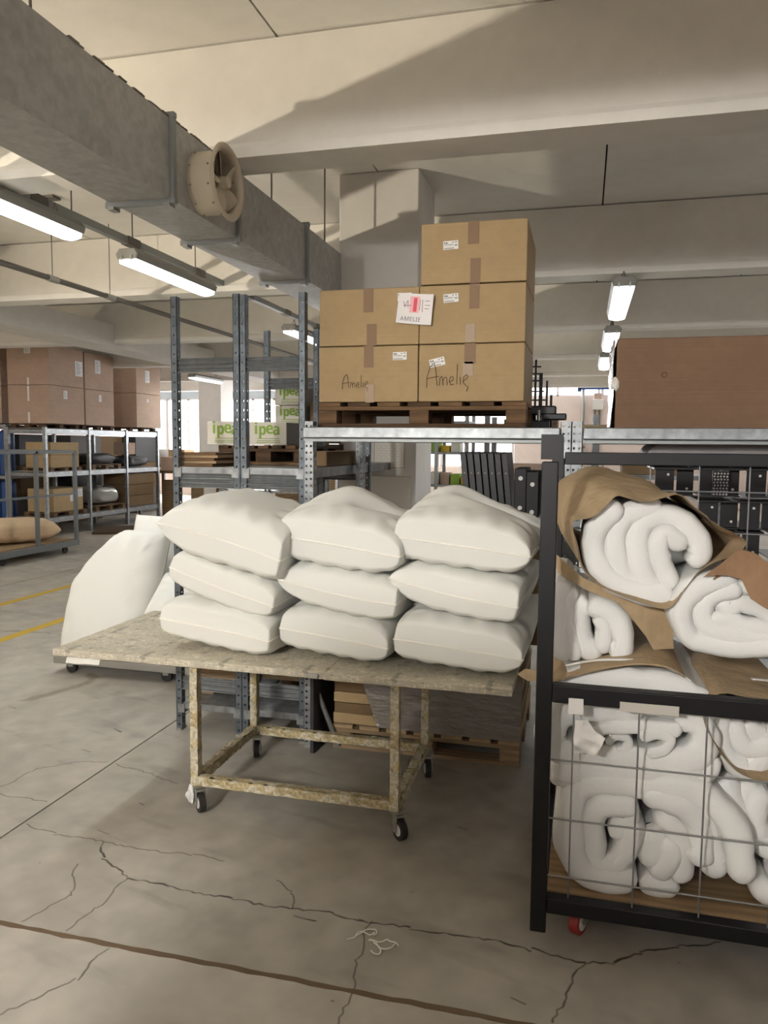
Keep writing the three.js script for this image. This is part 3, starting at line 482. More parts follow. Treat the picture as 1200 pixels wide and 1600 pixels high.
rack('steel_rack', 'tall galvanised rack frame with ribbed ties beside the aisle', -2.17, -1.771, [-3.775, -5.02, -6.3], 2.385, { ties: [2.02, 1.40, 0.27], shelves: [1.475, 0.155] });
rack('steel_rack', 'tall galvanised rack frame backing on to the carton rack', -1.769, -1.402, [-3.775, -5.02, -6.3], 2.38, { ties: [2.02, 1.40, 0.27], shelves: [1.475, 0.155] });
// the long low rack that carries the cartons
const carton_rack = thing('carton_rack', 'long galvanised rack with thick front beam carrying pallet and cartons', 'rack');
{
  const t = carton_rack;
  for (const z of [-3.735, -4.66]) for (const x of [-1.368, -0.083, -0.033, 1.30]) {
    const u = part(t, 'upright', uprightGeo(1.72, 0.05), M.steel, [x, 0, z]); part(u, 'foot', box(0.05, 0.012, 0.06), M.zinc, [0, 0.006, -0.02]);
  }
  for (const [a, b] of [[-1.393, -0.11], [-0.005, 1.32]]) for (const z of [-3.73, -4.67]) {
    const bm = part(t, 'beam', boxAt(b - a, 0.056, 0.045, (a + b) / 2, 1.663, z, 0.006), M.steel);
    part(bm, 'lip', boxAt(b - a, 0.018, 0.02, (a + b) / 2, 1.627, z - 0.012), M.ductDark);
  }
  for (const [a, b] of [[-1.395, -0.11], [-0.005, 1.32]]) part(t, 'shelf', boxAt(b - a, 0.02, 0.9, (a + b) / 2, 1.665, -4.2), M.palletDark);
  part(t, 'shelf', boxAt(0.75, 0.03, 0.85, -0.47, 1.225, -4.2), M.steel);
  part(t, 'shelf', boxAt(1.3, 0.03, 0.85, 0.655, 0.97, -4.2), M.steel);
  part(t, 'shelf', boxAt(1.3, 0.03, 0.85, 0.655, 0.5, -4.2), M.steel);
  for (const [a, b, y] of [[-0.85, -0.1, 1.235], [0.0, 1.31, 0.975], [0.0, 1.31, 0.505]]) part(t, 'shelf_edge', boxAt(b - a, 0.05, 0.03, (a + b) / 2, y, -3.76), M.steel);
  part(t, 'brace', cylBetween([-1.35, 0.36, -3.75], [-1.21, 0.02, -3.75], 0.014), M.steel);
}
// ---------------------------------------------------------------- pallets and cartons
function pallet(label, x, z, y, w, d, mats, o = {}) {
  const t = thing('pallet', label, 'pallet', [x, y, z], 0, o.group), m = mats[0], m2 = mats[1] ?? mats[0], h = o.h ?? 0.128;
  const th = h * 0.16, n = o.boards ?? 7, bw = w / n * 0.78;
  for (let k = 0; k < n; k++) part(t, 'deck_board', box(bw, th, d, 0.003), k % 2 ? m : m2, [-w / 2 + bw / 2 + k * (w - bw) / (n - 1), h - th / 2, 0]);
  for (const s of [-1, 0, 1]) {
    part(t, 'stringer', box(w, th, 0.1, 0.003), m2, [0, h - th * 1.5, s * (d / 2 - 0.05)]);
    part(t, 'bottom_board', box(w, th, 0.1, 0.003), m, [0, th / 2, s * (d / 2 - 0.05)]);
    for (const q of [-1, 0, 1]) part(t, 'block', box(0.1, h - th * 3, 0.1, 0.004), m2, [q * (w / 2 - 0.05), th + (h - th * 3) / 2, s * (d / 2 - 0.05)]);
  }
  return t;
}
// flat print as a texture: draw(ctx, w, h)
function printTex(w, h, draw) { const c = document.createElement('canvas'); c.width = w; c.height = h; const x = c.getContext('2d'); draw(x, w, h); const t = new THREE.CanvasTexture(c); t.colorSpace = THREE.SRGBColorSpace; t.magFilter = THREE.LinearFilter; return t; }
const labelMat = std({ roughness: 0.6, map: printTex(256, 136, (c, w, h) => {
  c.fillStyle = '#eceae6'; c.fillRect(0, 0, w, h); c.fillStyle = '#1d1d1f';
  for (const [x, w2, y] of [[14, 16, 16], [34, 8, 24], [46, 14, 20], [62, 16, 24]]) c.fillRect(x, y, w2, 40 - y); c.fillRect(150, 20, 30, 10); c.fillRect(204, 16, 26, 14);
  c.globalAlpha = 0.6; for (let k = 0, x = 14; x < 170; k++) { const q = 6 + (k * 5 % 9); c.fillRect(x, 52, q, 12); x += q + 4; } c.globalAlpha = 0.35; c.fillRect(14, 74, 150, 6); c.fillRect(190, 60, 50, 26); c.globalAlpha = 0.85;
  for (let k = 0, x = 14; x < 180; k++) { const b = 1 + (k * 7 % 4); c.fillRect(x, 104, b, 24); x += b + 2 + (k % 3); }
}) });
const slipMat = std({ roughness: 0.7, map: printTex(128, 160, (c, w, h) => { c.fillStyle = '#e6e7ea'; c.fillRect(0, 0, w, h); c.fillStyle = '#8b9098'; for (let k = 0; k < 9; k++) c.fillRect(16, 16 + k * 15, 40 + (k * 37 % 56), 5); }) });
function scribble(w, h, strokes, lw, color = '#5e4833') {
  return new THREE.MeshStandardMaterial({ roughness: 0.8, transparent: true, alphaTest: 0.3, map: printTex(w, h, (c) => {
    c.clearRect(0, 0, w, h); c.strokeStyle = color; c.lineWidth = lw; c.lineCap = 'round'; c.lineJoin = 'round';
    for (const s of strokes) { c.beginPath(); c.moveTo(s[0][0], s[0][1]); for (let i = 1; i < s.length; i++) c.lineTo(s[i][0], s[i][1]); c.stroke(); }
  }) });
}
// hand-written word, letter strokes
const HAND = [
  [[20, 150], [22, 90], [40, 40], [62, 22], [72, 60], [76, 110], [80, 140]], [[18, 104], [60, 96], [88, 92]],
  [[92, 140], [96, 100], [108, 92], [112, 120], [114, 138]], [[112, 116], [124, 96], [134, 100], [138, 138]],
  [[150, 122], [172, 112], [170, 94], [156, 96], [148, 118], [158, 138], [176, 134]],
  [[194, 30], [192, 80], [192, 134]], [[210, 96], [212, 136]], [[211, 80], [212, 82]],
  [[226, 118], [246, 108], [256, 92], [246, 84], [230, 96], [228, 126], [244, 142], [256, 150], [248, 172]]];
function carton(label, x, y, z, w, h, d, o = {}) {
  const t = thing('carton', label, 'carton', [x, y, z], o.turn ?? 0, o.group);
  const mat = o.mat ?? M.card;
  part(t, 'carton_body', box(w, h - 0.004, d, 0.006), mat, [0, h / 2, 0]);
  const f = d / 2 + 0.001;
  for (const [tx, ty, tw, th, m] of o.tapes ?? []) part(t, 'tape', box(tw, th, 0.002), m ?? M.tape, [tx, ty, f]);
  for (const [lx, ly, lw, lh, rot] of o.labels ?? []) { const g = new THREE.BoxGeometry(lw, lh, 0.0015); part(t, 'printed_label', g, labelMat, [lx, ly, f + 0.001], [0, 0, rot ?? 0]); }
  for (const [lx, ly, lw, lh] of o.slips ?? []) part(t, 'delivery_slip', new THREE.BoxGeometry(lw, lh, 0.003), slipMat, [lx, ly, f + 0.002]);
  for (const [sx, sy, lw, lh] of o.sideSlips ?? []) part(t, 'delivery_slip', new THREE.BoxGeometry(lw, lh, 0.003), slipMat, [w / 2 + 0.002, sy, sx], [0, Math.PI / 2, 0]);
  if (o.writing) part(t, 'marker_writing', new THREE.PlaneGeometry(o.writing[2], o.writing[3]), scribble(280, 180, HAND, o.writing[4]), [o.writing[0], o.writing[1], f + 0.0025], [0, 0, o.writing[5] ?? 0]);
  return t;
}
pallet('worn wooden pallet on the rack beam under the brown cartons', -0.815, -4.24, 1.692, 1.075, 0.8, [M.palletDark, M.pallet]);
{
  const y0 = 1.821, h = 0.289, zc = -4.16, w = 0.53, d = 0.6, xl = -1.092, xr = -0.558, g = 'cartons stacked on the rack pallet';
  carton('lower brown carton, small word in marker, under the note', xl, y0, zc, w, h, d, { group: g, tapes: [[0.005, h - 0.055, 0.05, 0.11], [0.012, 0.045, 0.046, 0.09, M.clearTape]], labels: [[0.17, h - 0.055, 0.072, 0.04, 0.02]], writing: [-0.065, 0.105, 0.165, 0.106, 4] });
  carton('lower brown carton with large marker word, under two other cartons', xr, y0, zc, w, h, d, { group: g, tapes: [[-0.005, h - 0.05, 0.056, 0.1], [-0.014, h - 0.125, 0.05, 0.07, M.clearTape]], labels: [[-0.17, h - 0.09, 0.078, 0.04, 0.22]], writing: [-0.115, 0.13, 0.25, 0.17, 3] });
  carton('upper brown carton of the shorter stack, its corner under the pinned note', xl + 0.002, y0 + h, zc, w, h + 0.002, d, { group: g, tapes: [[0.0, h - 0.06, 0.052, 0.12], [0.018, 0.055, 0.052, 0.11]], labels: [[0.19, h - 0.05, 0.072, 0.04, 0]] });
  carton('middle brown carton of the taller stack behind the white note', xr, y0 + h, zc, w, h + 0.002, d, { group: g, tapes: [[0.012, h - 0.06, 0.05, 0.12], [-0.005, 0.05, 0.046, 0.09, M.clearTape]], labels: [[-0.105, h - 0.065, 0.075, 0.042, 0.06]] });
  carton('topmost brown carton of the taller stack', xr + 0.002, y0 + 2 * h + 0.003, zc, w - 0.004, h + 0.012, d, { group: g, tapes: [[0.0, h - 0.045, 0.055, 0.11], [0.012, 0.06, 0.05, 0.12]], labels: [[-0.112, h - 0.1, 0.075, 0.042, 0.04]] });
  // pinned note
  const noteTex = printTex(256, 220, (c, W, H) => {
    c.fillStyle = '#ece8e6'; c.fillRect(0, 0, W, H); c.fillStyle = '#f0b9bd'; c.fillRect(86, 20, 70, 118); c.fillStyle = '#e0606c'; c.fillRect(112, 30, 26, 100);
    c.strokeStyle = '#8f6a74'; c.lineWidth = 4; for (const s of [[[40, 60], [52, 100], [66, 56]], [[70, 50], [76, 106]], [[40, 90], [100, 86]], [[160, 40], [160, 120]], [[176, 40], [182, 130]], [[196, 50], [230, 50]], [[196, 80], [236, 80]], [[196, 104], [228, 104]]]) { c.beginPath(); s.forEach((p, i) => i ? c.lineTo(...p) : c.moveTo(...p)); c.stroke(); }
    c.strokeStyle = '#7b7478'; c.lineWidth = 5; c.font = '44px sans-serif'; c.fillStyle = '#77727a'; c.fillText('AMELIE', 28, 200);
  });
  const g2 = new THREE.PlaneGeometry(0.182, 0.15, 14, 10), p = g2.attributes.position;
  for (let i = 0; i < p.count; i++) { const u = p.getX(i) / 0.091, v = p.getY(i) / 0.075; p.setZ(i, 0.008 + 0.014 * u * u * (u > 0 ? 1 : 0.3) + 0.006 * v * u); }
  g2.computeVertexNormals();
  solid('paper_note', g2, new THREE.MeshStandardMaterial({ map: noteTex, roughness: 0.85, side: THREE.DoubleSide }), 'white paper note with pink print pinned across the two carton stacks', 'note', [-0.842, 2.285, zc + d / 2 + 0.006], [0, 0, -0.1]);
}
// big carton wrapped at its end, on the same rack
{
  const t = thing('large_carton', 'big plain dark brown carton on the rack behind the roll cart', 'carton', [0.86, 1.677, -4.26]);
  part(t, 'carton_body', box(1.44, 0.445, 0.7, 0.008), M.cardDull, [0, 0.2225, 0]);
  const g = new THREE.PlaneGeometry(0.7, 0.46, 24, 14), p = g.attributes.position; for (let i = 0; i < p.count; i++) p.setZ(i, 0.006 + 0.022 * Math.abs(noise3(p.getX(i) * 9, p.getY(i) * 9, 2)));
  g.computeVertexNormals(); part(t, 'foil_wrap', g, new THREE.MeshStandardMaterial({ color: 0xb9b4b6, roughness: 0.25, metalness: 0.35, side: THREE.DoubleSide, bumpMap: crumpleBump, bumpScale: 0.008 }), [-0.722, 0.225, 0], [0, -Math.PI / 2, 0]);
  const f = new THREE.SphereGeometry(0.022, 10, 8), fp = f.attributes.position; for (let i = 0; i < fp.count; i++) { const k = 1 + 0.6 * noise3(fp.getX(i) * 90, fp.getY(i) * 90, fp.getZ(i) * 90); fp.setXYZ(i, fp.getX(i) * k, fp.getY(i) * k * 1.3, fp.getZ(i) * k); } f.computeVertexNormals();
  part(t, 'torn_wrap', f, M.paper, [-0.725, 0.225, 0.34]);
  part(t, 'carton_mark', new THREE.TorusGeometry(0.012, 0.0015, 6, 18), M.brownDark, [-0.5, 0.27, 0.351]);
}
// plastic-wrapped foam sagging under the beam
{
  const s = new THREE.Shape(); s.moveTo(0, 0); s.lineTo(0.62, 0.0); s.lineTo(1.0, 0.0); s.lineTo(1.0, 0.1); s.lineTo(0.05, 0.085); s.quadraticCurveTo(0, 0.06, 0, 0);
  solid('wrapped_sheet', new THREE.ExtrudeGeometry(s, { depth: 0.6, bevelEnabled: true, bevelSize: 0.012, bevelThickness: 0.012, bevelSegments: 3 }), std({ color: 0x8a8585, roughness: 0.35, bumpMap: crumpleBump, bumpScale: 0.01 }), 'grey plastic-wrapped sheet lying under the rack beam beyond the cart', 'sheet', [0.3, 1.53, -4.5]);
}
// black flat panels leaning on the shelf
for (let k = 0; k < 7; k++) {
  const t = thing('leaning_plate', ['black metal panel at the end of the leaning row, nearest the column', 'second black metal panel of the leaning row', 'third black metal panel of the leaning row', 'fourth black metal panel of the leaning row', 'fifth black metal panel of the leaning row', 'sixth black panel of the leaning row, with a slot', 'last black panel of the leaning row, beside the upright ones'][k], 'panel', [-0.585 + k * 0.036, 1.241, -4.25], 0, 'black panels leaning on the rack shelf');
  t.rotation.z = 0.11;
  part(t, 'panel_plate', box(0.016, 0.33, 0.42, 0.003), M.blackMatt, [0, 0.165, 0]); part(t, 'panel_flange', box(0.03, 0.325, 0.012, 0.002), M.black, [0.004, 0.165, 0.212]);
  part(t, 'plug', new THREE.CylinderGeometry(0.005, 0.005, 0.004, 10).rotateX(Math.PI / 2), M.rod, [0.004, 0.22, 0.22]);
}
[[-0.305, 0.06, 0.25], [-0.245, 0.062, 0.235], [-0.165, 0.055, 0.255], [-0.075, 0.05, 0.26]].forEach(([x, w, h], k) => {
  const t = thing('black_bracket', ['black bracket with white caps beside the leaning panels', 'black bracket with white caps set lower, between two others', 'black bracket with white caps next to the cart post', 'black bracket with white caps hidden behind the cart post'][k], 'bracket', [x, 1.241, -4.08], 0, 'upright black brackets on the shelf');
  part(t, 'bracket_body', box(w, h, 0.3, 0.005), M.blackMatt, [0, h / 2, 0]);
  for (const y of k === 1 ? [0.03, 0.17] : [0.05, h - 0.05]) part(t, 'white_cap', new THREE.CylinderGeometry(0.011, 0.012, 0.01, 16).rotateX(Math.PI / 2), M.whitePlastic, [0, y, 0.153]);
});
// black channel parts stacked in the far bay, seen through the cart's mesh
{
  const rows = [[1.375, [0.42, 0.62, 0.82, 1.02]], [1.225, [0.62, 0.80, 0.99]], [1.085, [0.5, 0.72, 0.94, 1.14]]];
  const names = ['top row', 'second row', 'bottom row'];
  const nth = ['first', 'second', 'third', 'fourth'];
  let low = 0.985;
  rows.forEach(([y, xs], r) => xs.forEach((x, k) => {
    const t = thing('black_channel', `${nth[k]} black metal channel in the ${names[r]} behind the cart mesh`, 'channel', [x, y - 0.0, -4.05], 0, 'black channels stacked on the rack');
    part(t, 'channel_web', box(0.17, 0.006, 0.4), M.black, [0, 0.003, 0]); part(t, 'channel_web', box(0.19, 0.008, 0.42), M.black, [0, 0.128, 0]);
    part(t, 'end_plate', box(0.085, 0.12, 0.012), M.black, [-0.045, 0.065, 0.18]); part(t, 'end_plate', box(0.075, 0.12, 0.012), M.blackMatt, [0.05, 0.065, 0.15]);
    for (const [px, py] of [[-0.03, 0.1], [0.055, 0.035]]) part(t, 'bolt_head', new THREE.CylinderGeometry(0.006, 0.006, 0.006, 10).rotateX(Math.PI / 2), M.whitePlastic, [px, py, 0.188]);
    if (r === 0 && k === 1) { // pierced plate
      const s = new THREE.Shape(); s.moveTo(-0.035, 0.005); s.lineTo(0.035, 0.005); s.lineTo(0.035, 0.12); s.lineTo(-0.035, 0.12); s.closePath(); const q = rng(4);
      for (let a = 0; a < 5; a++) for (let b = 0; b < 8; b++) { const cx = -0.028 + a * 0.0138 + (b % 2) * 0.003, cy = 0.012 + b * 0.0138, hp = new THREE.Path(); for (let i = 0; i < 6; i++) { const an = -i / 6 * 6.283, rr = 0.0042 + q() * 0.0018, X = cx + Math.cos(an) * rr, Y = cy + Math.sin(an) * rr; i ? hp.lineTo(X, Y) : hp.moveTo(X, Y); } hp.closePath(); s.holes.push(hp); }
      part(t, 'pierced_plate', new THREE.ExtrudeGeometry(s, { depth: 0.004, bevelEnabled: false }), M.black, [0.0, 0, 0.2]);
      part(t, 'backing_sheet', box(0.07, 0.115, 0.004), M.whitePlastic, [0, 0.063, 0.192]);
    }
  }));
}

// ---------------------------------------------------------------- trolley table
{
  const t = thing('trolley_table', 'glue-spattered chipboard table on a welded tube frame with casters', 'table');
  // chipboard top with a ragged edge, in two boards
  function board(x0, x1) {
    const s = new THREE.Shape(), r = rng(Math.round(-x0 * 100)), e = () => (r() - 0.5) * 0.006; s.moveTo(x0, 2.865);
    for (let x = x0 + 0.03; x < x1; x += 0.03) s.lineTo(x, 2.865 + e());
    s.lineTo(x1, 2.865); for (let z = 2.9; z < 3.68; z += 0.04) s.lineTo(x1 + e() * 0.6, z); s.lineTo(x1, 3.69); s.lineTo(x0, 3.69); for (let z = 3.65; z > 2.88; z -= 0.04) s.lineTo(x0 + e() * 0.6, z); s.closePath();
    return metreUV(new THREE.ExtrudeGeometry(s, { depth: 0.024, bevelEnabled: true, bevelSize: 0.003, bevelThickness: 0.003, bevelSegments: 1 }).rotateX(-Math.PI / 2));
  }
  part(t, 'tabletop_board', board(-2.248, -0.985), M.chip, [0, 0.663, 0]);
  part(t, 'tabletop_board', board(-0.981, -0.238), M.chip, [0, 0.661, 0]);
  part(t, 'edge_clip', box(0.05, 0.02, 0.02, 0.004), M.zinc, [-1.03, 0.672, -2.862]);
  part(t, 'under_strap', boxAt(0.9, 0.02, 0.06, -1.7, 0.65, -3.1), M.glue);
  // frame
  function spatter(g, a = 0.004) { const p = g.attributes.position, n = g.attributes.normal; for (let i = 0; i < p.count; i++) { const k = Math.max(0, noise3(p.getX(i) * 60, p.getY(i) * 60, p.getZ(i) * 60)) * a * 1.6; p.setXYZ(i, p.getX(i) + n.getX(i) * k, p.getY(i) + n.getY(i) * k, p.getZ(i) + n.getZ(i) * k); } g.computeVertexNormals(); return metreUV(g); }
  const lx = [-1.60, -0.705], lz = [-2.945, -3.565];
  for (const x of lx) for (const z of lz) {
    part(t, 'leg', spatter(new THREE.BoxGeometry(0.036, 0.54, 0.036, 3, 50, 3)), M.glue, [x, 0.115 + 0.27, z]);
    const turn = (x + z * 3) * 7;
    const c = new THREE.Group(); c.name = 'caster'; c.position.set(x + 0.012, 0, z); c.rotation.y = turn; t.add(c);
    part(c, 'caster_plate', box(0.06, 0.006, 0.06), M.zinc, [0, 0.112, 0]);
    part(c, 'fork', merge([boxAt(0.05, 0.01, 0.04, -0.005, 0.1, 0), boxAt(0.03, 0.075, 0.004, -0.012, 0.068, 0.02), boxAt(0.03, 0.075, 0.004, -0.012, 0.068, -0.02)]), M.zinc);
    part(c, 'wheel', new THREE.CylinderGeometry(0.042, 0.042, 0.026, 28).rotateX(Math.PI / 2), M.rubber, [-0.022, 0.042, 0]);
    part(c, 'wheel_hub', new THREE.CylinderGeometry(0.024, 0.024, 0.03, 20).rotateX(Math.PI / 2), M.whitePlastic, [-0.022, 0.042, 0]);
  }
  for (const z of lz) part(t, 'frame_rail', spatter(new THREE.BoxGeometry(lx[1] - lx[0] + 0.036, 0.04, 0.036, 90, 3, 3), 0.005), M.glue, [(lx[0] + lx[1]) / 2, 0.137, z]);
  for (const x of lx) part(t, 'frame_rail', spatter(new THREE.BoxGeometry(0.036, 0.04, lz[0] - lz[1], 3, 3, 60), 0.007), M.glue, [x, 0.139, (lz[0] + lz[1]) / 2]);
  for (const z of lz) part(t, 'top_rail', boxAt(lx[1] - lx[0] + 0.036, 0.02, 0.03, (lx[0] + lx[1]) / 2, 0.65, z), M.glue);
  // fluff caught in the caster
  const f = new THREE.IcosahedronGeometry(0.02, 3), fp = f.attributes.position; for (let i = 0; i < fp.count; i++) { const k = 1 + 0.7 * noise3(fp.getX(i) * 110, fp.getY(i) * 110, fp.getZ(i) * 110); fp.setXYZ(i, fp.getX(i) * k, fp.getY(i) * k * 1.9, fp.getZ(i) * k); } f.computeVertexNormals();
  part(t, 'caught_fluff', f, M.batting, [-1.62, 0.07, -2.93]);
}
// ---------------------------------------------------------------- cushions
// e: how square each side is (small = boxed, large = drawn to a point), order -x +x -z +z
function cushionGeo(o) {
  const n = o.n ?? 46, { w, d, h } = o, e = o.e ?? [0.45, 0.45, 0.45, 0.4], seed = o.seed ?? 1;
  const prof = (t, a, b) => Math.pow(Math.max(0, 1 - Math.pow(Math.abs(t), 3.4)), t < 0 ? a : b);
  const at = (u, v, s) => {
    const c = 0.03; let x = w / 2 * u * (1 - c * (1 - v * v) * u * u), z = d / 2 * v * (1 - c * (1 - u * u) * v * v);
    let y = s * h / 2 * prof(u, e[0], e[1]) * prof(v, e[2], e[3]) * (s < 0 ? o.under ?? 0.9 : 1);
    // puckers that run in from the seam
    const edge = Math.max(Math.abs(u), Math.abs(v)), k = Math.max(0, edge - 0.55) / 0.45, along = Math.abs(u) > Math.abs(v) ? v : u;
    y *= 1 + 0.05 * k * (1 - k) * 4 * Math.sin(along * 16 + seed * 3.1) + 0.05 * noise3(u * 2 + seed, v * 2, s);
    for (const q of o.dents ?? []) if (s > 0 || q.both) { // a fold pressed into the top: [u, v, direction, length, width, depth]
      const du = u - q[0], dv = v - q[1], ca = Math.cos(q[2]), sa = Math.sin(q[2]), l = (du * ca + dv * sa) / q[3], m = (-du * sa + dv * ca) / q[4];
      y -= q[5] * Math.exp(-l * l - m * m);
    }
    for (const q of o.cuts ?? []) { const k = Math.max(0, u * q[0] + v * q[1] - 0.9); x -= q[0] * k * q[2]; z -= q[1] * k * q[2]; }
    for (const q of o.bumps ?? []) { const r2 = ((u - q[0]) ** 2 + (v - q[1]) ** 2) / (q[2] * q[2]); y += q[3] * Math.exp(-r2) * (s > 0 ? 1 : 0); }
    // the whole cushion sags or curls
    y += (o.curl ?? 0) * (u * u - 0.33) + (o.curlZ ?? 0) * (v * v - 0.33) + (o.twist ?? 0) * u * v + (o.lift ?? 0) * Math.max(0, u) ** 2 * Math.max(0, -v);
    return [x, y, z];
  };
  const P = [], I = [], line = k => Math.sin((k / n - 0.5) * Math.PI) * 0.62 + (k / n * 2 - 1) * 0.38;
  for (const s of [1, -1]) { const base = P.length / 3; for (let j = 0; j <= n; j++) for (let i = 0; i <= n; i++) P.push(...at(line(i), line(j), s)); for (let j = 0; j < n; j++) for (let i = 0; i < n; i++) { const a = base + j * (n + 1) + i, b = a + 1, c = a + n + 1, dd = c + 1; s > 0 ? I.push(a, c, b, b, c, dd) : I.push(a, b, c, b, dd, c); } }
  const g = new THREE.BufferGeometry(); g.setAttribute('position', new THREE.Float32BufferAttribute(P, 3)); g.setIndex(I);
  const uv = new Float32Array(P.length / 3 * 2); for (let i = 0; i < P.length / 3; i++) { uv[2 * i] = P[3 * i]; uv[2 * i + 1] = P[3 * i + 2] + P[3 * i + 1]; } g.setAttribute('uv', new THREE.BufferAttribute(uv, 2));
  g.computeVertexNormals();
  const rim = []; const m = 26; for (let k = 0; k < m; k++) rim.push(at(-1 + 2 * k / m, 1, 1)); for (let k = 0; k < m; k++) rim.push(at(1, 1 - 2 * k / m, 1)); for (let k = 0; k < m; k++) rim.push(at(1 - 2 * k / m, -1, 1)); for (let k = 0; k < m; k++) rim.push(at(-1, -1 + 2 * k / m, 1));
  return [g, tube(rim, o.pipe ?? 0.004, 260, 5, true)];
}
function cushion(label, pos, rot, o, group = 'cushions stacked on the trolley table') {
  const t = thing('cushion', label, 'cushion', pos, 0, group); t.rotation.set(rot[0] * D2R, rot[1] * D2R, rot[2] * D2R, 'YXZ');
  const [a, b] = cushionGeo(o); part(t, 'cushion_cover', a, M.cushion); part(t, 'seam_piping', b, M.piping); return t;
}
const box4 = [0.22, 0.26, 0.28, 0.2];
cushion('bottom white cushion of the stack beside the floor sacks', [-1.50, 0.803, -3.25], [1, -7, -5], { w: 0.56, d: 0.54, h: 0.225, e: [0.12, 0.2, 0.3, 0.2], seed: 1, curl: 0.0 });
cushion('middle white cushion of the stack beside the floor sacks', [-1.47, 0.992, -3.25], [2, -6, -15], { w: 0.53, d: 0.54, h: 0.21, e: [0.12, 0.3, 0.28, 0.2], seed: 2, curl: 0.01 });
cushion('top white cushion of the stack beside the floor sacks, pointed corner outward', [-1.455, 1.215, -3.20], [3, -4, -13], { w: 0.60, d: 0.58, h: 0.30, e: [0.75, 0.13, 0.28, 0.2], seed: 3, curl: -0.01 });
cushion('bottom white cushion of the middle stack', [-0.965, 0.803, -3.25], [1, -5, -5], { w: 0.49, d: 0.54, h: 0.225, e: [0.12, 0.36, 0.28, 0.2], seed: 4 });
cushion('middle white cushion of the middle stack', [-0.955, 0.995, -3.24], [1, -4, -8], { w: 0.53, d: 0.54, h: 0.215, e: [0.5, 0.13, 0.28, 0.2], seed: 5, curl: 0.012 });
cushion('top white cushion of the middle stack, with a deep crease', [-0.93, 1.205, -3.25], [3, -6, -6], { w: 0.55, d: 0.60, h: 0.26, e: [0.12, 0.42, 0.28, 0.2], seed: 6, dents: [[0.5, -0.1, -0.62, 0.5, 0.15, 0.16], [0.75, -0.5, 0, 0.5, 0.5, 0.03]], bumps: [[-0.3, -0.1, 0.55, 0.075]] });
cushion('bottom white cushion of the stack beside the black cart', [-0.44, 0.808, -3.25], [1, -4, -4], { w: 0.52, d: 0.62, h: 0.235, e: [0.12, 0.42, 0.28, 0.2], seed: 7, lift: 0.12, dents: [[0.2, 0.1, 0.2, 0.4, 0.1, 0.03]] });
cushion('middle white cushion of the stack beside the black cart', [-0.465, 1.02, -3.24], [1, -5, -9], { w: 0.53, d: 0.56, h: 0.215, e: [0.55, 0.13, 0.28, 0.2], seed: 8, curl: 0.015, lift: 0.05 });
cushion('top white cushion of the stack beside the black cart, creased', [-0.43, 1.225, -3.25], [3, -5, -5], { w: 0.55, d: 0.60, h: 0.25, e: [0.12, 0.48, 0.28, 0.2], seed: 9, dents: [[0.38, -0.22, -0.3, 0.55, 0.15, 0.16], [0.8, -0.4, 0, 0.5, 0.5, 0.03]], bumps: [[-0.4, -0.15, 0.5, 0.075]] });
// ---------------------------------------------------------------- floor sacks on a dolly behind the table
{
  const t = thing('floor_dolly', 'low grey dolly on the floor under the big white cushions', 'dolly', [-3.0, 0, -4.95]);
  part(t, 'deck', box(1.05, 0.03, 0.9, 0.004), M.greyFrame, [0, 0.115, 0]); part(t, 'edge_rail', box(1.05, 0.05, 0.03, 0.004), M.zinc, [0, 0.1, 0.45]);
  for (const x of [-0.42, 0.32]) for (const z of [-0.36, 0.4]) { part(t, 'wheel', new THREE.CylinderGeometry(0.038, 0.038, 0.03, 20).rotateX(Math.PI / 2), M.rubber, [x, 0.038, z]); part(t, 'wheel_bracket', box(0.04, 0.06, 0.05), M.zinc, [x, 0.075, z]); }
  const g = 'big white cushions on the floor dolly';
  cushion('big white cushion leaning on the dolly, largest and nearest', [-3.13, 0.56, -4.66], [72, -6, -8], { w: 0.66, d: 0.92, h: 0.34, e: [0.4, 0.5, 0.35, 0.35], seed: 11, pipe: 0.002, curl: 0, cuts: [[-1, -1, 0.2]] }, g);
  cushion('big white cushion leaning upright behind the largest one', [-2.92, 0.60, -5.08], [76, 4, 4], { w: 0.74, d: 0.95, h: 0.30, e: [0.45, 0.45, 0.45, 0.4], seed: 12, pipe: 0.002 }, g);
  cushion('white cushion lying low between the big ones and the rack post', [-2.53, 0.56, -4.62], [24, 12, -4], { w: 0.5, d: 0.5, h: 0.2, e: [0.3, 0.4, 0.4, 0.35], seed: 13, pipe: 0.002 }, g);
  const pg = new THREE.PlaneGeometry(0.16, 0.06, 8, 3), pp = pg.attributes.position; for (let i = 0; i < pp.count; i++) pp.setZ(i, 0.006 * Math.sin(pp.getX(i) * 60)); pg.computeVertexNormals();
  solid('paper_scrap', pg, new THREE.MeshStandardMaterial({ color: 0xe6e3da, roughness: 0.9, side: THREE.DoubleSide }), 'torn white paper strip hanging under the table corner', 'paper', [-2.12, 0.652, -2.90], [-0.5, 0, 0.03]);
}
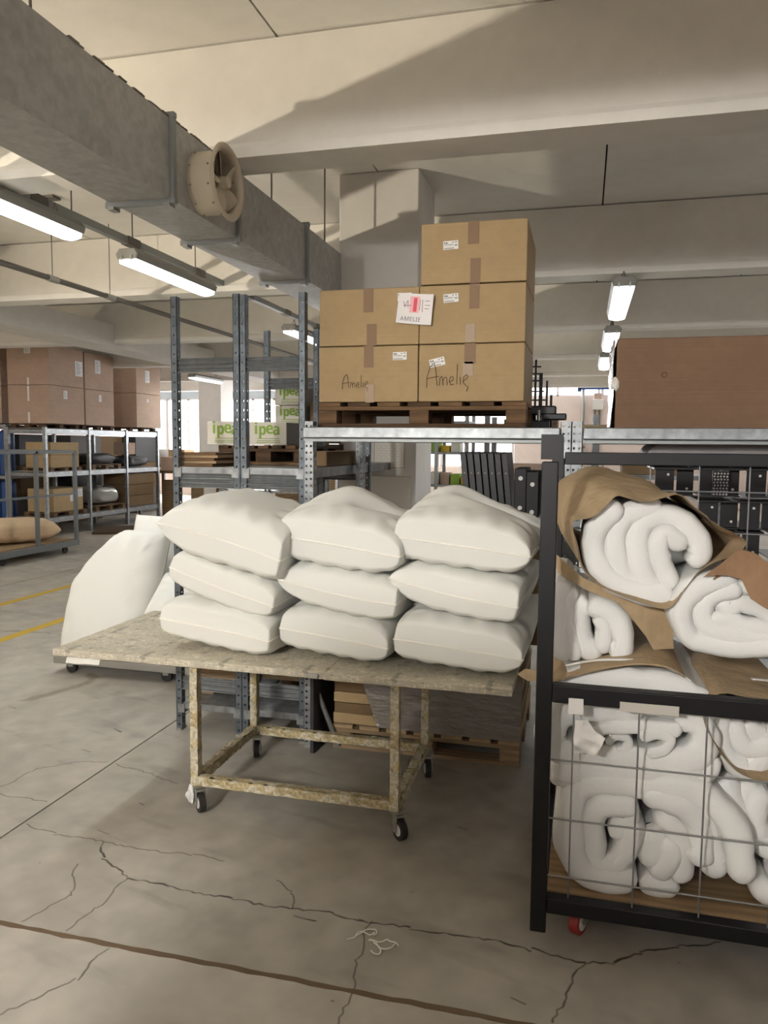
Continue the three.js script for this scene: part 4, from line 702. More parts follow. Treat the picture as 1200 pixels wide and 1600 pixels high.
// ---------------------------------------------------------------- stacked boards on a pallet under the table, half wrapped in film
pallet('pale wooden pallet on the floor under the wrapped boards', -0.755, -4.17, 0, 0.98, 0.8, [M.palletNew, M.palletNew], { h: 0.13 });
{
  for (let k = 0; k < 6; k++) { const t = solid('wood_board', box(0.98 - (k % 2) * 0.01, 0.055, 0.78, 0.004), k % 2 ? M.cardDark : M.card, ['bottom brown board of the film-wrapped pile', 'second brown board of the film-wrapped pile', 'third brown board of the film-wrapped pile', 'fourth brown board of the film-wrapped pile', 'fifth brown board of the film-wrapped pile', 'top brown board of the film-wrapped pile'][k], 'board', [-0.755, 0.13 + 0.029 + k * 0.0575, -4.17], [0, (k % 3 - 1) * 0.006, 0], 'boards in the wrapped pile'); }
  const g = new THREE.PlaneGeometry(0.88, 0.36, 40, 18), p = g.attributes.position;
  for (let i = 0; i < p.count; i++) { const x = p.getX(i), y = p.getY(i), slant = Math.max(0, -0.30 - x + (y + 0.18) * -0.35); p.setX(i, x + slant); p.setZ(i, 0.012 + 0.010 * Math.abs(noise3(x * 14, y * 14, 1)) + 0.004 * noise3(x * 40, y * 40, 5)); }
  g.computeVertexNormals();
  solid('plastic_film', g, M.film, 'crumpled clear plastic film round the board pile under the table', 'film', [-0.70, 0.315, -3.775]);
}

// ---------------------------------------------------------------- black mesh cart with rolled wadding
const CZ = -2.42, CB = -3.2, CX0 = -0.098, CX1 = 1.5;
{
  const t = thing('mesh_cart', 'tall black steel cart with wire mesh sides full of rolled wadding', 'cart');
  for (const z of [CZ, CB]) for (const x of [CX0, CX1]) part(t, 'post', boxAt(0.05, 1.51, 0.05, x, 0.045 + 0.755, z, 0.004), M.black);
  part(t, 'post_cap', merge([boxAt(0.064, 0.012, 0.064, CX0 + 0.004, 1.632, CZ), boxAt(0.064, 0.07, 0.006, CX0 + 0.004, 1.597, CZ + 0.031), boxAt(0.064, 0.07, 0.006, CX0 + 0.004, 1.597, CZ - 0.031), boxAt(0.006, 0.07, 0.064, CX0 + 0.035, 1.597, CZ)]), M.black);
  const w = CX1 - CX0 - 0.05, xm = (CX0 + CX1) / 2;
  part(t, 'front_rail', boxAt(w, 0.056, 0.045, xm, 0.832, CZ, 0.004), M.black);
  part(t, 'front_rail', boxAt(w, 0.05, 0.045, xm, 0.137, CZ, 0.004), M.black);
  for (const y of [1.555, 0.137]) part(t, 'back_rail', boxAt(w, 0.05, 0.045, xm, y, CB, 0.004), M.black);
  part(t, 'top_rail', boxAt(0.045, 0.05, CZ - CB - 0.05, CX1, 1.53, (CZ + CB) / 2), M.black);
  for (const x of [CX0, CX1]) part(t, 'side_rail', boxAt(0.045, 0.05, CZ - CB - 0.05, x, 0.137, (CZ + CB) / 2), M.black);
  part(t, 'deck', boxAt(w, 0.02, CZ - CB - 0.06, xm, 0.152, (CZ + CB) / 2), M.ply);
  for (let k = 0; k < 8; k++) part(t, 'mesh_wire', cylBetween([-0.006 + k * 0.195, 0.15, CZ], [-0.006 + k * 0.195, 0.81, CZ], 0.003, 6), M.wire);
  for (const y of [0.615, 0.422, 0.232]) part(t, 'mesh_wire', cylBetween([CX0 + 0.02, y, CZ + 0.005], [CX1 - 0.02, y, CZ + 0.005], 0.003, 6), M.wire);
  for (let k = 0; k < 9; k++) part(t, 'mesh_wire', cylBetween([-0.105 + 0.0 + k * 0.181, 0.15, CB], [-0.105 + k * 0.181, 1.54, CB], 0.003, 6), M.wire);
  for (let k = 0; k < 8; k++) part(t, 'mesh_wire', cylBetween([CX0 + 0.02, 1.432 - k * 0.16, CB + 0.005], [CX1 - 0.02, 1.432 - k * 0.16, CB + 0.005], 0.003, 6), M.wire);
  for (const [x, z] of [[0.03, -2.5], [0.03, -3.1], [1.38, -2.5], [1.38, -3.1]]) {
    const c = new THREE.Group(); c.name = 'caster'; c.position.set(x, 0, z); c.rotation.y = 1.15; t.add(c);
    part(c, 'wheel', new THREE.CylinderGeometry(0.045, 0.045, 0.03, 32).rotateX(Math.PI / 2), M.red, [0, 0.045, 0]);
    part(c, 'wheel_disc', new THREE.CylinderGeometry(0.03, 0.03, 0.034, 28).rotateX(Math.PI / 2), M.whitePlastic, [0, 0.045, 0]);
    part(c, 'axle', new THREE.CylinderGeometry(0.007, 0.007, 0.05, 12).rotateX(Math.PI / 2), M.zinc, [0, 0.045, 0]);
    part(c, 'fork', merge([boxAt(0.035, 0.07, 0.004, 0.004, 0.075, 0.024), boxAt(0.035, 0.07, 0.004, 0.004, 0.075, -0.024), boxAt(0.05, 0.006, 0.056, 0.004, 0.111, 0)]), M.zinc);
  }
  part(t, 'tape_strip', boxAt(0.17, 0.03, 0.002, 0.215, 0.812, CZ + 0.0245), std({ color: 0xb8b4ac, roughness: 0.3 }));
  part(t, 'tape_strip', boxAt(0.045, 0.05, 0.003, 0.0, 0.80, CZ + 0.0255), M.whitePlastic, undefined, [0, 0, 0]);
  part(t, 'caught_wrapper', sheet(TAG_D, 0.022, 7, 0, 34), new THREE.MeshStandardMaterial({ color: 0xe2e0dc, roughness: 0.35, side: THREE.DoubleSide, bumpMap: crumpleBump, bumpScale: 0.01 }));
}
// a folded layer of wadding: its edge line is swept back along z, the front edge is rounded
function bandGeo(pts, t, zf, zb, seed, soft = 1) {
  const curve = new THREE.CatmullRomCurve3(pts.map(p => new THREE.Vector3(p[0], p[1], 0)), false, 'centripetal'), len = curve.getLength(), n = Math.max(10, Math.ceil(len / 0.007));
  t *= 1.1; const r = t / 2, prof = []; // [offset, z, depth share]
  const zs = [0, 0.35, 0.7, 1]; for (const k of zs) prof.push([1, zb + (zf - r - zb) * k]);
  for (let k = 1; k < 10; k++) { const a = k / 10 * Math.PI; prof.push([Math.sign(Math.cos(a)) * Math.abs(Math.cos(a)) ** 0.8, zf - r + Math.sin(a) ** 0.9 * r * soft]); }
  for (const k of zs.slice().reverse()) prof.push([-1, zb + (zf - r - zb) * k]);
  const P = [], UV = [], I = [], m = prof.length;
  for (let i = 0; i <= n; i++) {
    const s = i / n, c = curve.getPointAt(s), tg = curve.getTangentAt(s), dist = Math.min(s, 1 - s) * len, end = dist < r ? Math.sqrt(Math.max(0.0004, 1 - (1 - dist / r) ** 2)) : 1;
    const fat = 1 + 0.16 * noise3(s * len * 16 + seed, seed, 0) + 0.10 * noise3(s * len * 48, seed, 3), push = 0.018 * noise3(s * len * 9, seed * 2, 7) * soft;
    prof.forEach(([o, z], k) => {
      const dz = z > zf - r * 2.5 ? push : 0, wr = 1 + 0.09 * noise3(s * len * 34, z * 16, seed);
      const off = o * r * end * fat * wr;
      P.push(c.x - tg.y * off, c.y + tg.x * off, z + dz - (1 - end) * r * 0.6 * (z > zf - r ? 1 : 0)); UV.push(s * len, k * 0.03 + z);
    });
  }
  for (let i = 0; i < n; i++) for (let k = 0; k + 1 < m; k++) { const a = i * m + k, b = a + 1, c = a + m, d = c + 1; I.push(a, b, c, b, d, c); }
  const g = new THREE.BufferGeometry(); g.setAttribute('position', new THREE.Float32BufferAttribute(P, 3)); g.setAttribute('uv', new THREE.Float32BufferAttribute(UV, 2)); g.setIndex(I); g.computeVertexNormals(); return g;
}
function rollOf(strokes, zf, zb, seed, soft, origin) {
  const g = merge(strokes.map(([t, pts], k) => bandGeo(pts.map(p => [p[0] - origin[0], p[1] - origin[1]]), t, zf - (k % 3) * 0.008, zb, seed + k * 3.3, soft))); return mergeVertices(g);
}
function waddingRoll(label, strokes, zf, zb, seed, origin, soft = 1) {
  const t = thing('wadding_roll', label, 'roll', [origin[0], origin[1], 0], 0, 'rolls of white wadding in the cart');
  part(t, 'wadding', rollOf(strokes, zf, zb, seed, soft, origin), M.batting); return t;
}
// paper tube between rings of points
function loft(rings, sub, amp, seed) {
  const R = rings.map(r => new THREE.CatmullRomCurve3(r.map(p => new THREE.Vector3(...p)), true, 'centripetal')), n = 88, P = [], UV = [], I = [], rows = (rings.length - 1) * sub;
  for (let j = 0; j <= rows; j++) for (let i = 0; i <= n; i++) {
    const f = j / sub, k = Math.min(rings.length - 2, Math.floor(f)), u = f - k, a = R[k].getPoint(i / n), b = R[k + 1].getPoint(i / n), v = a.lerp(b, u);
    const q = j === 0 ? 0.5 : 1, an = i / n * 6.283; v.x += amp * q * noise3(Math.cos(an) * 2.2 + seed, Math.sin(an) * 2.2, f * 2.5); v.y += amp * q * noise3(Math.cos(an) * 2.2, Math.sin(an) * 2.2 + seed, f * 2.5 + 9) + amp * 0.45 * q * Math.abs(noise3(Math.cos(an) * 6 + seed, Math.sin(an) * 6, f * 6));
    P.push(v.x, v.y, v.z); UV.push(i / n * 1.2, f * 0.4);
  }
  for (let j = 0; j < rows; j++) for (let i = 0; i < n; i++) { const a = j * (n + 1) + i, b = a + 1, c = a + n + 1, d = c + 1; I.push(a, b, c, b, d, c); }
  const g = new THREE.BufferGeometry(); g.setAttribute('position', new THREE.Float32BufferAttribute(P, 3)); g.setAttribute('uv', new THREE.Float32BufferAttribute(UV, 2)); g.setIndex(I); g.computeVertexNormals(); return g;
}
const kraftTwo = M.kraft.clone(); kraftTwo.side = THREE.DoubleSide; const pinkTwo = M.kraftPink.clone(); pinkTwo.side = THREE.DoubleSide;
const shift = (rings, o) => rings.map(r => r.map(p => [p[0] - o[0], p[1] - o[1], p[2]]));
function sheet(pts, amp, seed, curve, freq = 9) { // flat cut paper, bulging a little
  const s = new THREE.Shape(); pts.forEach((p, i) => i ? s.lineTo(p[0], p[1]) : s.moveTo(p[0], p[1])); s.closePath();
  let minX = 9, maxX = -9, minY = 9, maxY = -9; for (const p of pts) { minX = Math.min(minX, p[0]); maxX = Math.max(maxX, p[0]); minY = Math.min(minY, p[1]); maxY = Math.max(maxY, p[1]); }
  const n = 40, P = [], UV = [], I = [], id = {}; const inside = (x, y) => { let c = false; for (let i = 0, j = pts.length - 1; i < pts.length; j = i++) { const a = pts[i], b = pts[j]; if ((a[1] > y) !== (b[1] > y) && x < (b[0] - a[0]) * (y - a[1]) / (b[1] - a[1]) + a[0]) c = !c; } return c; };
  const g0 = new THREE.ShapeGeometry(s); // outline, then lift the points
  const tri = g0.toNonIndexed().attributes.position; const out = [];
  const split = (a, b, c, d) => { if (d === 0) { out.push(...a, ...b, ...c); return; } const ab = [(a[0] + b[0]) / 2, (a[1] + b[1]) / 2], bc = [(b[0] + c[0]) / 2, (b[1] + c[1]) / 2], ca = [(c[0] + a[0]) / 2, (c[1] + a[1]) / 2]; split(a, ab, ca, d - 1); split(ab, b, bc, d - 1); split(ca, bc, c, d - 1); split(ab, bc, ca, d - 1); };
  for (let i = 0; i < tri.count; i += 3) split([tri.getX(i), tri.getY(i)], [tri.getX(i + 1), tri.getY(i + 1)], [tri.getX(i + 2), tri.getY(i + 2)], 4);
  for (let i = 0; i < out.length; i += 2) { const x = out[i], y = out[i + 1], z = pts[0][2] + amp * noise3(x * freq + seed, y * freq, seed) + curve * ((x - minX) / (maxX - minX)) ** 2; P.push(x, y, z); UV.push(x, y); }
  const g = new THREE.BufferGeometry(); g.setAttribute('position', new THREE.Float32BufferAttribute(P, 3)); g.setAttribute('uv', new THREE.Float32BufferAttribute(UV, 2)); const m = mergeVertices(g, 1e-4); m.computeVertexNormals(); return m;
}
{
  const a = waddingRoll('large rolled white wadding in open brown paper, topmost in the cart', ROLL_A, -2.50, -3.08, 1, [0.2, 1.15]);
  part(a, 'kraft_wrap', loft(shift([PAPER_A_FRONT, PAPER_A_MID, PAPER_A_BACK], [0.2, 1.15]), 10, 0.02, 2), kraftTwo);
  part(a, 'wrap_flap', sheet(SHEET_AB.map(p => [p[0] - 0.2, p[1] - 1.15, p[2]]), 0.03, 6, -0.05), kraftTwo);
  const core = new THREE.SphereGeometry(0.12, 24, 16); core.scale(1.2, 0.75, 2.2); part(a, 'wadding_core', core, M.batting, [0.06, 0.13, -2.86]);
  waddingRoll('rolled white wadding beside the cart post, under the paper-wrapped roll', ROLL_B, -2.58, -3.1, 20, [0.03, 0.86]);
  const c = waddingRoll('rolled white wadding cut by the picture edge, pink-brown paper over it', ROLL_C, -2.47, -3.1, 40, [0.5, 0.99]);
  part(c, 'kraft_wrap', sheet(SHEET_C.map(p => [p[0] - 0.5, p[1] - 0.99, p[2]]), 0.02, 3, 0.03), pinkTwo);
  const lid = bandGeo([[-0.16, 0.16], [-0.08, 0.235], [0.03, 0.25], [0.15, 0.2], [0.22, 0.1]], 0.006, -2.47, -3.1, 8, 0.5); part(c, 'kraft_cover', lid, M.kraftPink);
  const d = waddingRoll('flattened foam roll with crisp layers behind the upper mesh row', [...ROLL_D, ...ROLL_D2, ...ROLL_D3], -2.475, -3.12, 60, [0.15, 0.55], 0.55);
  part(d, 'kraft_cover', bandGeo(PAPER_D[0][1].map(p => [p[0] - 0.15, p[1] - 0.55]), 0.006, -2.47, -3.1, 9, 0.5), M.kraft);
  part(d, 'plastic_strap', bandGeo([[-0.19, 0.338], [-0.08, 0.366], [0.06, 0.372], [0.16, 0.345], [0.2, 0.32]], 0.005, -2.52, -2.535, 4, 0.4), M.whitePlastic);
  waddingRoll('biggest loose roll of white wadding on the cart deck', ROLL_E.map(([t, p]) => [t, p.map(q => [q[0], q[1] + 0.02])]), -2.475, -3.1, 80, [0.2, 0.165]);
  const f = waddingRoll('rolled wadding in a brown paper tube at the picture edge', ROLL_F, -2.53, -3.1, 100, [0.56, 0.6]);
  const fr = shift([PAPER_F_FRONT], [0.56, 0.6])[0];
  part(f, 'kraft_wrap', loft([fr, fr.map(p => [p[0] * 1.05, p[1] + 0.012, -2.78]), fr.map(p => [p[0] * 1.03, p[1] + 0.0, -3.12])], 8, 0.012, 5), kraftTwo);
  const strap = bandGeo([[-0.02, 0.264], [0.06, 0.262], [0.16, 0.258]], 0.004, -2.62, -2.64, 3, 0.4); part(f, 'plastic_strap', strap, M.whitePlastic);
  waddingRoll('white wadding bundle low at the picture edge, under the paper tube', ROLL_G, -2.56, -3.1, 120, [0.58, 0.3]);
  waddingRoll('small wadding roll lying on the cart deck at the picture edge', [[0.08, [[0.56, 0.25], [0.6, 0.21], [0.68, 0.21], [0.74, 0.25]]], [0.07, [[0.6, 0.26], [0.66, 0.25], [0.7, 0.27]]]], -2.5, -3.1, 130, [0.64, 0.165]);
  // paper end sticking out past the post
  solid('paper_tab', sheet([[-0.19, 0.855, -2.5], [-0.165, 0.875, -2.5], [-0.1, 0.872, -2.5], [-0.08, 0.84, -2.5], [-0.155, 0.835, -2.5]], 0.01, 1, 0), kraftTwo, 'torn brown paper tab poking out past the cart post', 'paper');
  // tangle of white thread on the floor
  const r = rng(12), th = thing('thread_scrap', 'small tangle of white thread on the bare floor', 'thread', [-0.605, 0.001, -2.288]);
  for (let k = 0; k < 5; k++) { const p = []; let x = (r() - 0.5) * 0.05, z = (r() - 0.5) * 0.05, an = r() * 6; for (let i = 0; i < 8; i++) { p.push([x, 0.002 + r() * 0.008, z]); an += (r() - 0.5) * 2.4; x += Math.cos(an) * 0.016; z += Math.sin(an) * 0.016; } part(th, 'strand', tube(p, 0.0022, 30, 5), M.paper); }
}

// ---------------------------------------------------------------- boxes and timber on the near racks
const font = await new FontLoader().loadAsync('fonts/droid/droid_sans_bold.typeface.json');
const ipeaGeo = []; {
  const word = (ch, x, y) => new TextGeometry(ch, { font, size: 1, depth: 0.02, curveSegments: 5, bevelEnabled: false }).translate(x, y, 0);
  const parts = [word('i', 0, 0.06), word('p', 0.42, -0.02), word('e', 1.16, 0.08), word('a', 1.84, -0.02)]; ipeaGeo.push(merge(parts)); }
const smallPrint = std({ color: 0x9aa76a, roughness: 0.8 });
function ipeaBox(label, x, y, z, w, h, d, turn) {
  const t = thing('white_carton', label, 'carton', [x, y, z], turn, 'white cartons with green lettering');
  part(t, 'carton_body', box(w, h, d, 0.004), M.whiteBox, [0, h / 2, 0]);
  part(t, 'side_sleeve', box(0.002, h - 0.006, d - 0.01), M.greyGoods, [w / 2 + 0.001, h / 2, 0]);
  const g = part(t, 'lettering', ipeaGeo[0], M.green, [-w / 2 + w * 0.13, h * 0.46, d / 2]); const k = w * 0.68 / 2.5; g.scale.set(k, k * 1.05, 0.1);
  for (const q of [0.3, 0.2, 0.12]) part(t, 'small_print', box(w * (0.66 - q * 0.2), h * 0.035, 0.001), smallPrint, [w * 0.02, h * q * 0.95, d / 2 + 0.001]);
  return t;
}
pallet('brown pallet under the two lower white lettered cartons', -1.875, -4.62, 1.476, 0.59, 0.6, [M.pallet, M.palletDark], { h: 0.118 });
ipeaBox('lower white carton with green lettering, standing nearest the aisle', -2.135, 1.596, -4.45, 0.25, 0.142, 0.2, 0);
ipeaBox('lower white carton with green lettering, between the rack posts', -1.845, 1.596, -4.45, 0.24, 0.138, 0.26, 0);
pallet('dark pallet on the rack shelf carrying the two higher lettered cartons', -1.96, -5.36, 1.476, 0.38, 0.48, [M.palletDark, M.palletDark], { h: 0.13 });
for (const [k, y] of [[0, 1.608], [1, 1.735]]) { }
ipeaBox('upper white lettered carton, second from the top', -2.05, 1.742, -5.34, 0.235, 0.138, 0.25, 0);
ipeaBox('topmost white lettered carton behind the rack post', -2.05, 1.884, -5.34, 0.24, 0.142, 0.25, 0);
carton('plain brown carton under the two higher lettered cartons', -2.03, 1.607, -5.36, 0.24, 0.133, 0.3, { mat: M.cardDark });
carton('dark brown carton in the rack just behind the taller stack pallet', -1.83, 1.607, -5.36, 0.14, 0.3, 0.3, { mat: M.cardDark });
for (let k = 0; k < 5; k++) solid('timber_plank', box(0.2 + (k % 2) * 0.02, 0.015, 0.42, 0.002), k % 2 ? M.palletNew : M.pallet, ['lowest', 'second', 'third', 'fourth', 'top'][k] + ' pale plank of the small pile on the rack shelf', 'plank', [-2.065 + (k % 2) * 0.006, 1.476 + 0.008 + k * 0.0155, -4.05], [0, 0.02 * k, 0], 'planks on the upper rack shelf');
// lower levels: timber packs on bearers
for (let k = 0; k < 6; k++) solid('timber_plank', box(0.34, 0.024, 0.9, 0.002), k % 2 ? M.palletNew : M.ply, ['lowest', 'second', 'third', 'fourth', 'fifth', 'top'][k] + ' plank of the timber pack low in the aisle rack', 'plank', [-1.99, 0.283 + k * 0.025, -4.42], undefined, 'timber pack low in the aisle rack');
solid('wood_bearer', box(0.1, 0.09, 0.7, 0.003), M.palletNew, 'square wooden bearer under the timber pack by the aisle', 'bearer', [-2.08, 0.2 + 0.001, -4.3]);
solid('wood_bearer', box(0.34, 0.024, 0.08, 0.003), M.palletNew, 'thin bearer board across the timber pack', 'bearer', [-1.99, 0.258, -3.98]);
carton('brown carton low in the rack behind the trolley table', -1.6, 0.283, -4.3, 0.3, 0.16, 0.6, { mat: M.card });
solid('wood_bearer', box(0.3, 0.02, 0.4, 0.003), M.palletNew, 'thin board under the low brown carton', 'bearer', [-1.6, 0.272, -4.2]);
solid('wood_bearer', box(0.1, 0.105, 0.3, 0.003), M.palletDark, 'dark wooden block under the low brown carton', 'bearer', [-1.6, 0.209, -4.2]);
carton('long dark carton on the rack shelf under the taller stack', -1.49, 1.476, -4.5, 0.16, 0.09, 0.7, { mat: M.cardDark });
// open rear bay between the rack and the column
solid('dark_board', box(0.02, 1.15, 1.1, 0.003), M.darkGoods, 'dark board standing on edge inside the low rack', 'board', [-1.32, 0.58, -4.2]);
// poster on the column
{
  const tx = printTex(192, 168, (c, w, h) => { c.fillStyle = '#e9e4da'; c.fillRect(0, 0, w, h); c.strokeStyle = '#b6a48c'; c.lineWidth = 5; c.strokeRect(3, 3, w - 6, h - 6); c.strokeStyle = '#c5c0bb'; c.lineWidth = 2; for (let i = 0; i < 5; i++) for (let j = 0; j < 4; j++) c.strokeRect(18 + i * 33, 22 + j * 34, 24, 22); });
  solid('poster', new THREE.BoxGeometry(0.24, 0.2, 0.006), std({ map: tx, roughness: 0.8 }), 'faded floor plan sheet pinned on the white column', 'poster', [-1.42, 1.53, -5.634]);
  solid('white_board', box(0.5, 0.7, 0.02, 0.003), M.whiteBox, 'plain white board hung on the column below the plan', 'board', [-1.5, 1.02, -5.628]);
}
// goods behind the cushions, by the cart post
carton('brown carton in the rack behind the cart post', -0.35, 0.7, -4.3, 0.4, 0.36, 0.5, { mat: M.card });
carton('flat brown carton on the floor bay behind the cart post', -0.3, 0.56, -4.3, 0.5, 0.135, 0.55, { mat: M.cardDark });
{ const g = new THREE.IcosahedronGeometry(0.11, 4), p = g.attributes.position; for (let i = 0; i < p.count; i++) { const k = 1 + 0.5 * noise3(p.getX(i) * 26, p.getY(i) * 26, p.getZ(i) * 26); p.setXYZ(i, p.getX(i) * k, p.getY(i) * k * 0.6, p.getZ(i) * k); } g.computeVertexNormals(); solid('plastic_wad', g, new THREE.MeshPhysicalMaterial({ color: 0xcfcfce, roughness: 0.12, clearcoat: 1, transmission: 0.2, thickness: 0 }), 'crumpled shiny plastic lying on the carton behind the cart post', 'plastic', [-0.24, 1.12, -4.12]); }
// black hook frames stacked beyond the pallet
{
  const t = thing('hook_frame', 'black metal hook frame with prongs standing beyond the pallet', 'frame', [-0.25, 1.677, -4.54]);
  for (const [x, h, w] of [[-0.03, 0.42, 0.012], [0.0, 0.34, 0.02], [0.035, 0.3, 0.012], [0.06, 0.22, 0.014]]) part(t, 'prong_post', box(w, h, 0.02), M.black, [x, h / 2, 0]);
  for (const [y, l] of [[0.38, 0.1], [0.34, 0.12], [0.3, 0.11], [0.24, 0.14], [0.19, 0.16]]) part(t, 'prong', box(l, 0.008, 0.012), M.black, [-0.05, y, 0.01]);
  const u = thing('clamp_bar', 'black clamp bar lying across the end of the pallet', 'clamp', [-0.19, 1.677, -4.3]);
  part(u, 'clamp_body', box(0.2, 0.05, 0.08, 0.01), M.black, [-0.06, 0.12, 0]); part(u, 'clamp_jaw', box(0.13, 0.036, 0.06, 0.008), M.black, [0.03, 0.085, 0.02]);
  part(u, 'clamp_base', box(0.11, 0.065, 0.07, 0.008), M.black, [-0.05, 0.033, 0.02]); part(u, 'clamp_screw', cylBetween([-0.05, 0.06, 0.04], [-0.05, 0.12, 0.04], 0.012), M.zinc);
  const v = thing('yellow_tube', 'pale yellow cardboard tube lying on the rack beside the big carton', 'tube', [0.05, 1.7, -4.4]);
  part(v, 'tube_wall', cylBetween([-0.07, 0, 0.1], [0.08, 0, -0.25], 0.022, 18), std({ color: 0xcbb98a, roughness: 0.8 })); part(v, 'tube_plug', cylBetween([-0.075, 0, 0.112], [-0.07, 0, 0.1], 0.018, 18), M.paper);
}
// ---------------------------------------------------------------- shelves beyond, in the middle of the hall
{
  const t = thing('storage_shelf', 'far steel shelf of small boxes seen past the column', 'shelf', [-1.6, 0, -8.4]);
  for (const x of [-0.34, 0.02, 0.36]) for (const z of [0, -0.5]) part(t, 'upright', box(0.035, 1.95, 0.035), M.ductDark, [x, 0.975, z]);
  for (const y of [1.86, 1.52, 1.16, 0.8, 0.4]) part(t, 'shelf', box(0.74, 0.025, 0.52), M.steel, [0.01, y, -0.25]);
  const q = rng(31), cols = [M.whiteBox, M.card, M.yellow, M.cardPink, M.greyGoods, M.whiteBox, M.green], words = ['white', 'brown', 'yellow', 'pink brown', 'grey', 'off-white', 'green'];
  let n = 0; for (const [y, c] of [[1.5325, 5], [1.1725, 6], [0.8125, 5]]) for (let k = 0; k < c; k++) { const m = (k * 3 + n) % 7, w = 0.1, h = 0.07 + q() * 0.07; solid('small_box', box(w, h, 0.22, 0.003), cols[m], `small ${words[m]} box, ${['first', 'second', 'third', 'fourth', 'fifth', 'sixth'][k]} on the ${y > 1.4 ? 'upper' : y > 1 ? 'middle' : 'lower'} level of the far shelf`, 'box', [-1.9 + 0.02 + k * 0.118 + 0.03, y + h / 2 + 0.001, -8.58], undefined, 'small boxes on the far shelf'); if (k === c - 1) n++; }
}
// rack row behind with black goods
{
  const t = thing('storage_shelf', 'far dark rack with flat packs behind the black panels', 'shelf', [0.0, 0, -7.4]);
  for (const x of [-0.9, 0.1, 1.2]) for (const z of [0, -0.6]) part(t, 'upright', box(0.05, 1.9, 0.04), M.steel, [x, 0.95, z]);
  for (const y of [1.74, 1.33, 0.8, 0.35]) part(t, 'shelf', box(2.15, 0.04, 0.62), M.steel, [0.15, y, -0.3]);
  for (const [x, w, h, y, m, lb] of [[-0.6, 0.4, 0.08, 1.35, M.cardPink, 'flat pale pack on the far dark rack, nearest the column'], [-0.1, 0.3, 0.06, 1.35, M.whiteBox, 'flat white pack in the middle of the far dark rack'], [0.6, 0.5, 0.09, 1.35, M.cardDark, 'flat brown pack at the end of the far dark rack'], [-0.5, 0.5, 0.1, 1.76, M.palletDark, 'dark pack on top of the far rack'], [0.3, 0.7, 0.05, 1.76, M.pallet, 'thin timber pack on top of the far rack']]) solid('flat_pack', box(w, h, 0.45, 0.004), m, lb, 'pack', [x, y + h / 2 + 0.001, -7.7]);
}
